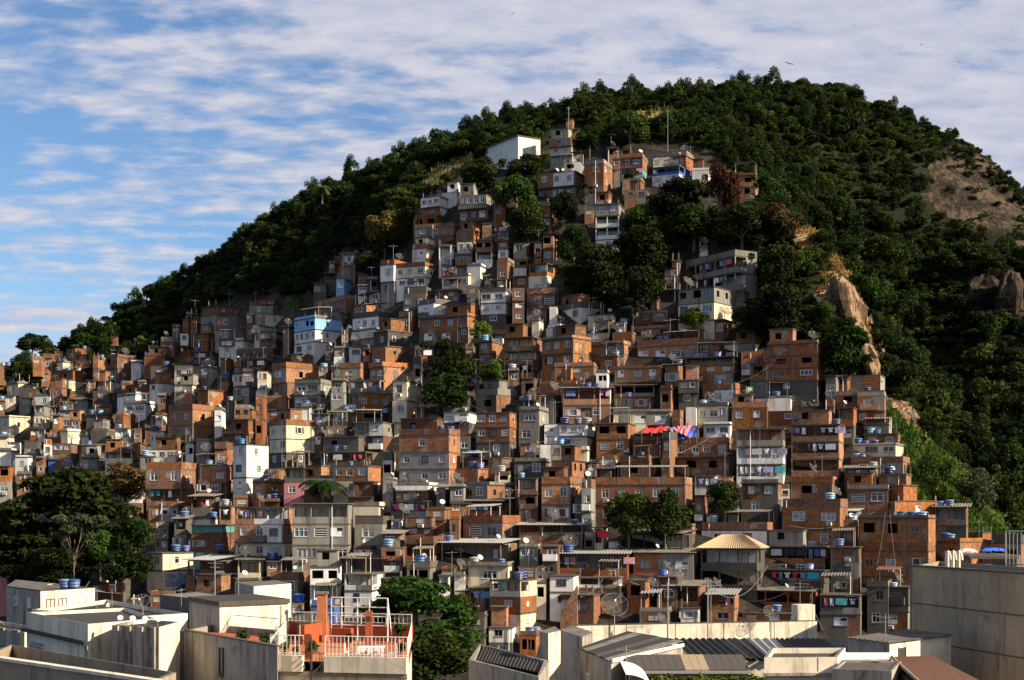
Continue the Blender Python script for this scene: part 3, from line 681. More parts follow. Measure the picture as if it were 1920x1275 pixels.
            if 'v' in fl: ww = 1.35
            if 'g' in fl: ww = W/n*0.8
            ww = min(ww, W/n*0.72)
            for j in range(n):
                u = W*(j+0.5)/n+rng.uniform(-.12, .12)*W/n; a = base+hh*0.40+rng.uniform(-.05, .05); w_ = ww*rng.uniform(0.85, 1.1)
                w_ = max(0.6, round(w_/0.2)*0.2)
                h_ = max(0.6, round(wh*rng.uniform(0.9, 1.05)/0.2)*0.2)
                if u-w_/2 < 0.1 or u+w_/2 > W-0.1: w_ = max(0.4, W-0.4) if W < 1.2 else min(w_, 2*min(u-0.12, W-u-0.12))
                if w_ < 0.3 or a+h_ > z1-0.05: continue
                holes.append((u-w_/2, u+w_/2, a, a+h_))
                if 'v' in fl and not (rng.random() < 0.15): info['voids'] += 1
                else:
                    info['wins'] += 1; window(root, w_, h_, 'n', (-W+u, oy+0.06, a), 0, rng)
                    if rng.random() < 0.10: aircon(root, (-W+u+0.1, oy, a-0.6), 0)
        if ns:
            for j in range(ns):
                u = d*(j+0.5)/ns*(0.92)+rng.uniform(-.1, .1); a = base+hh*0.40; w_ = 0.8 if ns < 3 else 1.0; w_ = min(w_, d/ns*0.6); h_ = 1.0 if hh > 2 else 0.6; w_ = max(0.4, round(w_/0.2)*0.2)
                if a+h_ > z1-0.05 or u-w_/2 < 0.15: continue
                rholes.append((u-w_/2, u+w_/2, a, a+h_))
                if 'v' not in nfl: info['wins'] += 1; window(root, w_, h_, 'n', (-0.06, oy+u, a), R(90), rng)
        if 'd' in fl and not holes: door(root, (-W*0.5, oy-0.02, base), 0, 'wood')
        if not rholes and side > 1.3 and rng.random() < 0.35 and hh > 1.7:
            u = d*rng.uniform(.3, .6); rholes.append((u-.4, u+.4, base+hh*.4, base+hh*.4+0.8)); window(root, .8, .8, 'n', (-0.06, oy+u, base+hh*.4), R(90), rng)
        if not label and W > 3 and A in ALT and rng.random() < 0.4:      # half the front finished in another way
            sp = W*rng.uniform(.35, .65); A2 = rng.choice(ALT[A]); cl = lambda h, a_, b_: (max(h[0], a_)-a_, min(h[1], b_)-a_, h[2], h[3])
            lo = [cl(h, 0, sp) for h in holes if h[0] < sp-.01]; hi_ = [cl(h, sp, W) for h in holes if h[1] > sp+.01]
            wall(mb, fm, sp, zb, z1, lo, A); wall(mb, lambda u, z, t: fm(u+sp, z, t), W-sp, zb, z1, hi_, A2)
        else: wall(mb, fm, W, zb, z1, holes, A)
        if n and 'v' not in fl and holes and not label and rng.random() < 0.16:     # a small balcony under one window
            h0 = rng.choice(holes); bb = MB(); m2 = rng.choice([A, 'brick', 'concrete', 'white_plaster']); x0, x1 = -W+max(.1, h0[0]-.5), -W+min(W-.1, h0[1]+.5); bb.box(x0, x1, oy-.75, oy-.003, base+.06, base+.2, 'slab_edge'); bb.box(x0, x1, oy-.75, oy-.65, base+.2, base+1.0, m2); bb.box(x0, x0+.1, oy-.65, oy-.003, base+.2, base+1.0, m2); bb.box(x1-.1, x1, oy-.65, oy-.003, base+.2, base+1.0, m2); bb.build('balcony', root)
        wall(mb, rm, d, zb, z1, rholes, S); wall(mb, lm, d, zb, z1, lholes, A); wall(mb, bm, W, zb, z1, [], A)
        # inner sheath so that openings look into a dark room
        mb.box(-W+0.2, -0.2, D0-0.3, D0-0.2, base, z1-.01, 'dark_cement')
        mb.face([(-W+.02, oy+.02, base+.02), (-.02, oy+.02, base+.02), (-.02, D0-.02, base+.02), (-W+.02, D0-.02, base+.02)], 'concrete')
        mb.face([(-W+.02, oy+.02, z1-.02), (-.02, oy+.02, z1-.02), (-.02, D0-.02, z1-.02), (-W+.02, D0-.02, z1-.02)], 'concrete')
        if not last and rng.random() < 0.8:
            q = 0.04+0.05*rng.random(); e = 0.07+0.05*rng.random()
            mb.box(-W-q, q, min(oy, 0)-q, D0, base-e, base+e, 'slab_edge')
        for ff, mm in ((0, A), (1, S)):
            if mm in ('brick', 'old_brick'):
                LL = W if ff == 0 else d; k = max(1, round(LL/3.2)); hl = holes if ff == 0 else rholes
                for j in range(k+1):
                    u = (LL-0.2)*j/k
                    if rng.random() < 0.25 or any(a_-0.02 < u+0.2 and b_+0.02 > u for a_, b_, _, _ in hl): continue
                    if ff == 0: mb.box(-W+u, -W+u+0.2, oy-0.015, oy+0.05, zb+.02, z1-.01, 'concrete')
                    else: mb.box(-0.05, 0.015, oy+u+.001, oy+u+0.2, zb+.02, z1-.01, 'concrete')
        z1 = base; d = D0
    mb.build('wall', root)
    if 'h' in opts:
        zt_ = top; e = 0.5; x0, x1, y0, y1 = -W-e, e, -e, d+e; rr = min(1.6, hs[0]); hx = min((x1-x0)*0.42, 2.6); ym = (y0+y1)/2
        corrugated(rf, (x0, y0, zt_), (x1, y0, zt_), (x1-hx, ym, zt_+rr), (x0+hx, ym, zt_+rr), 'pale_wood', 0.3, 0.06, 0.05)
        corrugated(rf, (x1, y0, zt_), (x1, y1, zt_), (x1-hx, ym, zt_+rr), (x1-hx, ym, zt_+rr), 'pale_wood', 0.3, 0.06, 0.05)
        corrugated(rf, (x0, y1, zt_), (x0, y0, zt_), (x0+hx, ym, zt_+rr), (x0+hx, ym, zt_+rr), 'pale_wood', 0.3, 0.06, 0.05)
        corrugated(rf, (x1, y1, zt_), (x0, y1, zt_), (x0+hx, ym, zt_+rr), (x1-hx, ym, zt_+rr), 'pale_wood', 0.3, 0.06, 0.05)
    if rf.f: rf.build('roof', root)
    # unfinished column stubs waiting for the next storey
    if rng.random() < 0.4 and not ({'z', 'h', 'big'} & set(opts)):
        hh = round(rng.uniform(.5, 1.3)/.2)*.2
        if hh not in _ST: sm = MB(); sm.box(-.1, .1, -.1, .1, 0, hh, 'concrete'); sm.tube((0, 0, hh), (.05, 0, hh+.45), .02, None, 'rust', 4); _ST[hh] = sm.mesh('column_stub')
        for x in ([-W+.12, -.12] if W < 4 else [-W+.12, -W*.5, -.12]):
            for y in (.12, d-.2):
                if rng.random() < 0.7: link('column_stub', _ST[hh], root, (x, y, (tops[0] if tops else top)+.001))
    zr = (tops[0] if tops else top)+.001
    if 'big' not in opts and 'h' not in opts and 'z' not in opts and W > 2.6 and rng.random() < 0.42:
        k = rng.random(); w = W*rng.uniform(.45, .8); x0 = -W+rng.choice([.1, W-w-.1]); y0 = rng.uniform(.3, 1.0); y1 = min(d-.2, y0+rng.uniform(2.0, 3.2)); hh = rng.uniform(1.9, 2.3)
        if k < .5:                                    # sheet roof on posts over part of the roof deck
            lm_ = MB(); tl = rng.uniform(-.35, .35); corrugated(lm_, (x0-.2, y0-.3, zr+hh), (x0+w+.2, y0-.3, zr+hh+tl*.4), (x0+w+.2, y1+.2, zr+hh+.3+tl*.4), (x0-.2, y1+.2, zr+hh+.3), rng.choice(['fibre_cement', 'fibre_cement', 'rust', 'grey_metal'])); lm_.build('sheet_roof', root)
            for x in (x0, x0+w):
                for y in (y0, y1): pm = MB(); pm.tube((x, y, zr), (x, y, zr+hh+.1), .05, None, rng.choice(['concrete', 'pale_wood', 'white_metal']), 5); pm.build('post', root)
        else:                                         # a room started on top
            m_ = rng.choice(['brick', 'brick', 'old_brick', 'grey_cement', A]); rm_ = MB(); fu = lambda u, z, t: (x0+u, y0+t, z); hl = [(w*.25, w*.25+.9, zr+.8, zr+1.7)] if w > 1.8 else []
            wall(rm_, fu, w, zr, zr+hh, hl, m_); wall(rm_, lambda u, z, t: (x0+w-t, y0+u, z), y1-y0, zr, zr+hh, [], m_); wall(rm_, lambda u, z, t: (x0+t, y1-u, z), y1-y0, zr, zr+hh, [], m_); wall(rm_, lambda u, z, t: (x0+w-u, y1-t, z), w, zr, zr+hh, [], m_)
            rm_.box(x0-.15, x0+w+.15, y0-.2, y1+.1, zr+hh, zr+hh+.12, 'slab_edge'); rm_.build('roof_room', root)
    # a rain pipe on some fronts
    if rng.random() < 0.3:
        pm = MB(); x = -W*rng.uniform(.05, .95); pm.tube((x, -0.09, ext*0.5), (x, -0.09, top-0.2), 0.05, 0.05, 'white_metal', 5); pm.build('drain_pipe', root)
    mats = [q[0] for q in ss]; main = next((q[0] for q in ss if 'p' not in q[3]), ss[0][0]); sec = next((q[0] for q in ss if q[0] != main and 'p' not in q[3]), None)
    H = dict(root=root, xl=xl, xr=xr, yt=yt, yb=yb, cx=(xl+xr)/2, cy=(yt+yb)/2, Y=Y, th=th, W=W, d=d, roof=(tops[0] if tops else top)-0, top=top, main=main, sec=sec, side=ss[0][1], n=sum(1 for q in ss if 'p' not in q[3]), info=info, opts=opts, label=label, c=c, az=az, parm=next((q[0] for q in ss if 'p' in q[3]), None), rng=rng)
    HOUSES.append(H)
    return H
def parse(table, seed0):
    rows = []
    for ln in table.strip().splitlines():
        ln = ln.strip()
        if not ln or ln[0] == ';': continue
        lab = None
        if '#' in ln: ln, lab = ln.split('#'); lab = lab.strip()
        op = ''
        if '|' in ln: ln, op = ln.split('|')
        t = ln.split(); t = t if t[0] in REG else ['S']+t; ox, oy = REG.get(t[0], (0, 0)); k = 1/3.983 if t[0] in REG else 1.0
        X = lambda v: None if v == '-' else ox+float(v)*k
        Yp = lambda v: oy+float(v)*k
        o = {}
        for w in op.split():
            if ':' in w: a, b = w.split(':'); o[a] = [X(q) for q in b.split(',')]
            else: o[w] = True
        rows.append((X(t[1]), X(t[2]), X(t[3]), Yp(t[4]), Yp(t[5]), t[6], o, lab))
    return rows
TABLE = """
; ---- hilltop cluster
C 665 922 1090 133 335 W0,0 | big near # large white windowless block standing alone on the wooded hilltop
C 1275 1375 1410 85 152 B0,0 # small unfinished brick room topping the highest house near the radio mast
C 1160 1322 1375 150 345 B1,1/C2,1/N1
C 1590 1685 - 225 310 B1v | a:1600
C 1690 1882 - 265 465 Bp/B2/Tt/Bp
C 1418 1562 1640 310 612 Gp/B1,2/B1,2/GB0,1 # tall three-storey brick house with pale grey parapet in the hilltop cluster
C 1265 1418 - 330 412 G1v
C 1068 1418 - 400 620 B3/G3 | d:1210,1262
C 1636 1692 - 310 470 B1/G0
C 1760 1835 1880 465 545 B0,0
C 1700 1770 - 470 545 B0
C 1718 1925 - 540 622 B2
D 465 800 - 168 215 Gp/Gl
D 640 742 800 205 300 B1,0
D 500 725 - 232 285 C3 | k:505,600
D 490 690 790 275 405 Vt,0/WW2,1t # white house with a bright blue balcony band in the hilltop cluster
D 790 930 - 312 378 W0
D 1070 1290 - 345 522 B2v/B2v | # two-storey brick house at the edge of the trees, easternmost of the hilltop cluster
D 1195 1262 - 525 605 W0
C 205 340 480 590 745 W3g,0/BW1,0 | a:435 d:330
C 330 470 535 560 625 W0,0
C 480 690 742 575 782 G4g,1/b3w,1
C 742 850 - 590 760 b1/b1
C 150 318 402 735 832 B2v,0
C 150 440 520 785 945 Bp/G3,1/b0,0
C 470 602 745 845 932 BB1,1 | k:620,690,715
C 472 606 - 930 1022 C2
C 606 762 - 915 1090 b2v/Wt
C 450 612 - 1020 1112 G1w
C 745 815 885 845 932 BB1,0 | k:700,830
C 770 845 892 915 1062 B1,1/W1,0
C 890 1012 - 935 1032 N1d | z
C 655 742 - 790 845 B0
C 1085 1165 1235 660 840 B0,1/b1,1
C 990 1050 - 840 935 B0
C 1500 1712 - 640 1000 G2/Wt/Wt/W1 | k:1540,1590 # tall white four-storey house with arcaded balconies half hidden by dark trees
C 1420 1497 - 690 742 B1
C 1335 1482 - 900 1000 b1
; ---- the two grey blocks among the trees
F 170 550 715 110 395 Gp/Gtc,1/Gt,0 | near # big bare grey cement house with laundry along its balcony among the trees
F 286 346 - 86 125 G1v | near
F 125 395 545 385 620 G3v,2v/C3w,0 | near d:60,215 # grey and cream block directly below the bare grey cement house
F -20 125 - 405 560 Dt
; ---- band B
B 115 370 - 490 602 bp/G1 | a:135
B 90 152 - 595 790 b1/b1
B 150 240 400 585 682 C1,1
B 150 185 305 675 815 C1/C1
B 5 65 150 785 865 C0,0
B 20 410 - 850 935 Dl/b2
B 200 360 - 720 850 G1/b0
B 445 600 808 615 892 U4v,1w/W4g,1/W2w,1 # sky-blue house with a white lower storey
B 785 905 985 140 335 b1,1/b1,1 | k:910
B 675 790 - 285 365 Dt
B 590 722 - 360 465 D2w
B 765 825 930 330 445 U1,0
B 930 1000 1075 265 330 BB0,0 | a:1045
B 1092 1192 1312 182 465 Bp/W1,0/G1 | a:1185
B 1325 1430 1532 60 205 Bp/C1,0 | k:1490
B 1205 1422 1535 200 392 Bp/C3,1/W3g,0 # cream house with brick parapet and three cross-barred windows
B 590 825 1022 445 585 Bp/b1,0 | 
B 710 790 880 575 690 G0,0
B 880 975 1220 512 605 B1,0 | k:1050,1100
B 880 1075 1222 570 705 Dp/WB3,0
B 880 1060 1190 705 835 C2,0/D0
B 1035 1145 1340 712 845 D1,2 | # cream box house with two plain windows on its sunny side
B 1040 1145 1340 830 935 B1,0
B 920 1020 - 380 455 W2 | d:860
B 1000 1080 1150 425 505 W1,1
B 1265 1430 1500 385 565 Dp/D2,1
B 1380 1500 1692 475 612 Dp/W1,1 | k:1715
B 1375 1755 1847 603 812 B4,1/b3w,0 | # wide two-storey brick house with seven windows just above the round dark tree
B 1548 1745 1862 298 402 C4,0 | k:1880
B 1740 1840 1920 230 312 W0,0
B 1735 1845 - 385 565 D1/D1
B 0 65 - 940 1040 B0/G1
B 65 275 - 925 1022 btc
B 0 62 - 1035 1140 G1
B 60 178 - 1020 1125 G1/G0
B 175 275 - 1020 1205 C2w/W1w
B 425 510 632 888 992 B0,1
B 280 385 632 950 1205 Bp/BB1,1v/b2,1
B 448 722 - 1075 1278 Gp/G2w/G2w # broad grey cement house with four wide windows and a low parapet
B 722 850 - 985 1085 B1,0
B 722 860 - 1085 1275 G1/G1w
B 780 1000 - 955 1082 Bp/B1 | k:1020,1080,1130,1180
B 1000 1105 1312 945 1082 Bp/B2w,1
B 850 1175 - 1082 1182 Ctc
B 745 822 862 842 985 G0,1/W0,0
B 855 975 - 838 925 W1w | d:810,845
B 680 745 - 850 985 D1
; ---- band E
E 165 405 - 232 508 Dp/W2w/W2/D1 # white house with four wide windows under a blackened parapet beside the trees
E -5 65 175 440 620 B1,1/b1,1
E 405 515 540 148 245 B1,0 
E 410 530 - 85 150 Wl 
E 525 660 745 52 242 Btc,0/C0,0 | d:735
E 402 512 - 252 505 B1/b1/b1 
E 510 772 - 235 400 Bp/B2w 
E 510 690 - 390 485 b1 | d:550
E 740 905 1110 342 480 Dp/W2w,0 
E 690 745 - 375 490 W0
E 965 1200 - 432 525 C1 
E 240 560 - 540 650 bp/b2
E 560 600 655 478 600 CC0,0 | d:545 # pale windowless rooftop box above a long brick terrace
E 665 760 955 525 612 W0,0 | k:730
E 335 612 - 600 905 bt/bt/Btc # three-tier brick house with dark open verandas below the blackened parapet house
E 615 848 1003 605 955 B3,0/B2,1/B1d,0 
E 150 232 320 632 825 B1,0/b1,0 | k:200
E 890 1232 1312 628 795 Bp/B2,1/b0 | a:1000
E 1050 1180 1245 745 852 B1,0
E 715 1010 1032 792 965 Bp/B1w/b0 | d:905,945
E 600 1020 - 925 1015 Bp/b0 | k:895,985,1080,1165
E 1165 1510 1552 828 935 B3,0 | d:1200,1520
E 1330 1790 1862 608 800 Bp/B4w,1 | d:1370,1425,1620,1690 k:1505,1550 # long brick house with four wide white windows below the dishes
F 270 345 462 775 902 Bp/B1w,1w 
E 1345 1560 1622 418 502 b2,0 | d:1425
E 1345 1400 1430 350 425 BB0,0 | d:1310
E 1150 1330 - 575 660 b0 | k:1195 d:1090
E 960 1160 - 575 640 G1
E 370 470 - 850 960 b1
; ---- band I / J
I 1018 1370 1390 25 285 BCtc/b2 | k:1205,1165,1275 z # brick house with a laundry veranda on white posts
I 1085 1240 1300 172 295 B1w,0 | k:1000,1060
I 1400 1700 1745 5 95 Bt,0 | z
I 1400 1665 1748 90 205 G2,0
I 1398 1820 1840 200 345 C3w | d:1830
I 375 530 682 30 212 Gp/GB1v,0 | k:490,640,735 d:220
I 370 690 - 208 545 B3/b3/D1 # wide brick house with grey tie columns over a cement base
I 130 376 - 88 212 G2w | k:290,330 d:215
I 130 372 - 208 375 W2w/D0
I 690 840 902 188 455 G1w,1/G1w,0 | d:830
I 700 850 - 440 545 B1
I 660 800 905 120 200 Dl,0 | k:690,760
I 880 985 1000 298 445 W1w
I 990 1245 - 296 485 W3/W2 | k:910,1130,1200
I 845 1060 1082 448 580 W1,0 | k:1000,1070
I 1268 1505 1552 288 535 B2v,0/B2,1 # square brick house with two empty black window holes beside the red tarpaulin
I 1545 1790 - 388 500 Bp/b0
I 1290 1430 - 530 620 bp/C1
I 1440 1660 1747 530 708 Bp/B1v,1 | k:1415,1500,1605
I 1185 1290 - 580 700 b1
1115 1285 1303 894 985 Bp/B5,0/b4 # long brick house with a row of white windows behind the leafy tree
1268 1303 - 985 1012 B0
I 655 945 - 572 710 D2
I 660 860 - 700 830 bt
I 945 1095 1185 568 820 B0,2v/B0,1
I 858 1072 1130 692 1048 Bp/B2,0/B2,0 # narrow tall brick tower house with a raw cement corner
I 690 860 - 820 1050 b1v/b1
I 180 395 510 628 700 B0,0 | k:340,400,470,540
I 175 470 690 748 890 GB3,2 
I 185 360 - 885 990 B1
I 272 565 640 872 985 Bt,0 | z d:670
I 275 568 690 980 1190 Bp/B2w,1
I 0 180 - 930 1100 b1/b1
I 270 660 - 545 640 b1v | k:290,370
J 725 1120 - 328 735 Gt/W3tc/W3tc # white three-tier house with deep balconies and hung laundry
J 1135 1485 1525 298 690 Btc,1/B2tc,0/Bt,0 | k:980,1160,1310,1480 # brick house of three stacked verandas under a roof slab carrying blue tanks
J 760 1072 - 735 1000 b2/D1
J 1135 1480 - 690 860 Bp/b1v
J 1070 1555 - 855 1250 Bp/B2w/b2 | k:1420 d:1460
J 1470 1618 1650 1012 1230 Bp/B1w,0
J 270 722 - 398 545 Bp/b4 
J 270 722 - 540 670 b2v
J 410 585 - 680 820 Wt
J 430 690 - 158 292 Y3 | k:430,570 d:510 # pale yellow house with three windows right of the red tarpaulin
J 475 702 - 296 400 W2w
J 345 432 - 165 300 W0
J 690 950 968 132 292 Bp/B2 
J 960 1360 - 195 290 b1 | d:1210,1310
J 960 1150 - 100 205 W0
; ---- right flank
F 795 1215 - 802 1275 Bv/B2v/B2w/D1/D1 | d:1130 # tall sunlit brick block with four black window holes over a dark cement base
F 600 795 - 868 1052 Bp/B1w | k:805
F 665 925 977 948 1220 B2v,1/G2,1
F 700 990 - 1215 1280 W0
F 180 600 - 905 1105 bt/BG3/b2 | k:330,420
F 130 300 - 1080 1275 D2/D1
1597 1658 - 702 732 Gl
F 1425 1665 - 1090 1168 Wt
F 1315 1480 - 1165 1275 Bp/b1v
1609 1664 - 732 796 Gp/B1w,0/B2
1621 1672 - 796 813 Gl
1621 1690 - 812 838 B2 | k:1610,1632,1645
K 605 1000 - 212 302 C3w | k:665,730,800 d:960
K 625 1052 - 300 450 Bp/B1w | k:555,700
K 580 830 - 385 560 Btc,0/b2 | z k:830
K 830 1050 - 430 640 B1,0/b0 | k:900
K 600 930 - 540 700 B2w
1617 1684 1757 938 972 B2v,0
1612 1755 - 970 1128 B3v/bp/B3,0/B3 | k:1690,1710,1730 # massive four-storey brick house with three black openings in a row
1755 1817 - 950 1022 Bt/B0 | z k:1764,1780
1757 1800 1850 1015 1068 B1v,0 | k:1764,1782
K 1480 1700 - 1040 1140 b1v
; ---- bottom rows
N 690 1165 1210 115 280 Bt,1/b0 | z d:940 k:1100
N 695 868 - 276 432 N1w/Np
N 690 862 - 428 540 B1w
N 865 1010 - 270 520 b1/b1
N 905 1500 1542 330 500 Btc,0 | z # brick house with a grey corrugated roof over a wide dark veranda
N 920 1140 - 495 745 W1/W1 # white house with a brick outside stair
N 1135 1502 - 505 620 Wt/Bp
N 1000 1300 - 640 830 b2
1187 1300 1309 1036 1086 B3w,0 | z
1170 1302 - 1000 1042 Dt | z
O 130 310 - 500 700 b1/b1
O 455 940 - 290 625 Dt/Dt | h # dark cement house with a pale clay-tiled hip roof
O 465 1030 - 95 260 bp/W2l
O 955 1440 - 275 460 Btc/Bp | k:1290,1450
O 955 1435 - 455 640 Dtc/D1
O 1430 1660 - 280 640 b1w/D1w/D1
O 515 735 - 635 865 Btc/B1w | z d:510
O 770 1350 - 610 790 Bt/Bp | z
O 770 1300 - 780 870 B3
O 255 472 - 570 750 Bt | z d:310
O 305 470 - 735 860 W1
O 0 260 - 760 870 b1
O 1350 1680 - 640 930 Dt/D1w
O 1700 1870 - 570 920 D1/D1
Q 800 1075 - 580 905 D1w/Gp/G1w | k:840,940
N 470 700 838 530 905 CCtc,1/B1,1/C1w,1 | k:690,720 # narrow cream and brick house with a veranda above the sloping wall building
N 465 640 700 880 1110 W1,0/D1
N 700 850 - 940 1110 B2v | k:770,830
N 205 300 - 490 590 W0
N 305 690 - 418 582 C1w | k:155,560
N 320 470 - 585 760 bt
N 310 470 - 790 1000 D1/D0
N 100 690 - 250 430 bt | z
M 1270 1430 - 180 390 b1/bt | z 
M 1430 1720 - 200 390 bp/bt
M 1260 1450 - 285 480 b1v/D1
M 725 932 975 425 712 W2v,0/W2t,0 | # slim white house with balconies standing above the red roof terrace
M 735 975 - 710 830 V1
M 980 1262 - 480 740 Wt/W1
M 955 1420 - 368 490 Dt | z
M 430 722 - 470 655 Bp/B2w
M 185 350 400 375 525 Ct,0 | z
M 400 555 - 385 480 B1 | k:310,430,505
M 600 690 - 700 810 B1,0 | k:640
549 653 662 943 1062 Gt,0/G3w/G3w # rough grey cement block with six white windows and a covered roof deck
H 1060 1345 - 985 1200 Dp/G1w
441 532 550 950 1052 Btc,0/B3,1/C3
H 380 530 - 870 920 b1v | k:370,460,510,575
H 295 382 530 728 875 B1,1v | k:400
H 535 740 - 622 860 Dt/K1d
H 640 1000 - 725 860 W1/b0
H -10 148 - 612 825 Bp/B1/b1 | k:50,90
H 420 545 768 262 612 Bp/C2,1/C2,0/D2,1 | k:600 d:500 # tall cream house with a brick parapet and a blank sunny side
H 148 248 410 448 825 W1,1w/W1,0/W1,0 | k:185 # slim white tower house beside the tall cream house
H 165 345 - 185 345 b2/b1
H 70 340 - 350 430 Bp/b1
H 395 620 - 100 180 b0
H 660 760 - 165 250 W0
H 735 905 - 220 320 G1,0
H 905 1000 1097 208 315 G1w,1 | k:985,1035
H 850 1052 - 313 505 b2/W3
H 1050 1265 1350 282 495 GG2,1v/b2w,0 
H 1020 1100 1337 58 200 DB1,3 | k:1205,1250
H 800 1272 - 503 615 Dtc | k:920,990
H 905 1262 - 608 845 B3/C1
H 1000 1260 - 840 900 b1
H 1385 1760 1840 330 755 Bp/B1,1/GB3,1/GB3,0 | k:1500,1560,1700,1780 d:1430 # tall grey-fronted house with a brick upper storey and wire dish
H 1370 1690 - 752 875 Wl/b1 | 
H 1320 1700 - 875 990 Dtc
H 1350 1500 - 285 340 C0 
H 1440 1700 - 985 1150 b1/b2
H 1770 1900 - 760 990 G1/B1
276 372 - 866 950 Bp/b2/bt
G 1500 1670 1742 372 485 B1,1 | k:1560
G 1490 1738 - 482 610 b2 | k:1640
G 1115 1435 - 638 770 Bp/b3
G 1430 1640 - 598 730 Dt | z
G 1640 1770 - 670 830 Bt | k:1655
G 1165 1305 - 790 1010 Gp/G2/G2
G 1305 1435 - 765 1010 Dt/G2 | z d:1490
G 1435 1765 - 810 1010 Tl/bp/b3
G 1450 1715 - 1010 1075 T2
276 305 362 1036 1105 C1,1/CC0,0 | k:330,352 # cream house with a colourful mural along its base
352 402 445 1050 1112 Dt,0/BB1,1 | z
168 265 - 1066 1122 D3/D2 | z d:195,207,219
0 13 57 1048 1135 KK0,0 # plain pink wall at the foot of the big layered tree
G 960 1092 - 478 630 W1v
G 845 930 1055 368 450 CC1w,0
G 615 780 - 310 420 G2
G 365 480 - 320 400 V0
G 1050 1200 - 300 400 G1
A 790 985 1050 1145 1215 Ct,0
A 600 890 - 1090 1190 Bt | z
A 400 610 - 1080 1240 b2/b2
A 500 562 832 368 482 B1,2w | k:630,770 # long sunlit brick house alone at the forest edge
A 590 660 702 415 485 B0,0
A 700 735 797 443 600 B0,0/b0 | k:760
A 795 880 1012 430 610 b2v,0/b1 | k:840
A 968 1010 1112 335 425 b0,1 | k:1090
A 1110 1210 - 348 425 C1
A 1205 1342 - 285 425 Gp/b2 | d:1190
A 1350 1432 - 260 335 W1
A 1430 1612 - 255 380 b1
A 1500 1612 1832 48 190 b0,2/G0
A 1610 1842 - 130 330 b1/G1
A 1640 1830 - 300 420 b1/W1
A 110 182 312 498 560 C1,1 
A 440 482 582 473 550 C0,0 | k:350,400
A 980 1085 - 468 570 W0
A 1085 1305 - 430 520 b0
A 380 568 652 538 620 B1v,0 | k:430,480,510,590
A 375 522 645 605 670 C0,0
A 378 465 532 662 765 B2,0
A 50 130 292 628 725 C1,0 | k:170,60
A 42 150 - 720 810 C1
A 268 380 447 728 800 W1,0
A 262 362 - 795 965 G2/C2
A -10 68 222 878 1000 C1,1
A 150 268 - 740 810 N1
A 565 700 - 750 840 G0
A 735 820 902 613 690 BW1,0 | k:780
A 878 1012 1162 715 795 W1,1w
A 930 1165 - 778 870 W2w | k:1070
A 1118 1182 1316 628 700 W1,0 | k:1350,1440
A 1262 1438 1602 785 1050 Bp/B2,1v/B2,0 | k:1570 # three-storey brick house with a projecting sunlit parapet
A 1478 1555 1702 678 815 B0,0 | k:1420
A 868 930 1032 865 965 B1,0
A 862 1005 - 965 1070 W2 | k:770,800
A 1085 1268 - 945 1000 bp/b0
A 1125 1272 - 985 1110 C3
A 450 500 635 985 1090 C0,0 | k:520,550
A 690 862 - 985 1100 D0
A 612 690 - 1030 1120 C0
A 925 1100 - 1075 1150 b1
A 395 470 - 870 1080 B1/b1
A 0 130 - 1130 1240 W0
A 60 190 - 1070 1140 W0
A 0 100 - 1030 1110 C0 | k:20,60
A 120 260 - 1180 1290 W1
A 190 330 - 1060 1180 D0/G1
A 1470 1610 - 1060 1160 G1
A 1500 1560 1632 505 610 BW1,0 | d:1560,1600
A 1655 1690 1752 440 555 B0,0
A 1755 1825 - 460 560 b1
A 1780 1912 - 380 475 C1
A 1745 1912 - 558 655 C3w
A 1745 1912 - 650 770 G2
A 1690 1760 - 760 850 D0
A 1755 1912 - 815 985 B2v/b1
A 1310 1500 - 640 750 C1/G0 | k:1335,1380,1440,1480
A 1130 1310 - 500 620 D1 | k:1240
A 0 40 - 500 560 b0 | k:20,60
A 0 45 - 600 700 B0
A 180 330 - 680 760 D0
A 0 50 - 760 880 b1
A 450 600 - 830 900 G1
A 700 880 - 690 780 D1
A 650 880 - 860 960 Dl | k:590,660,750
A 1180 1270 - 720 830 b1
A 1030 1110 - 620 720 W1
"""
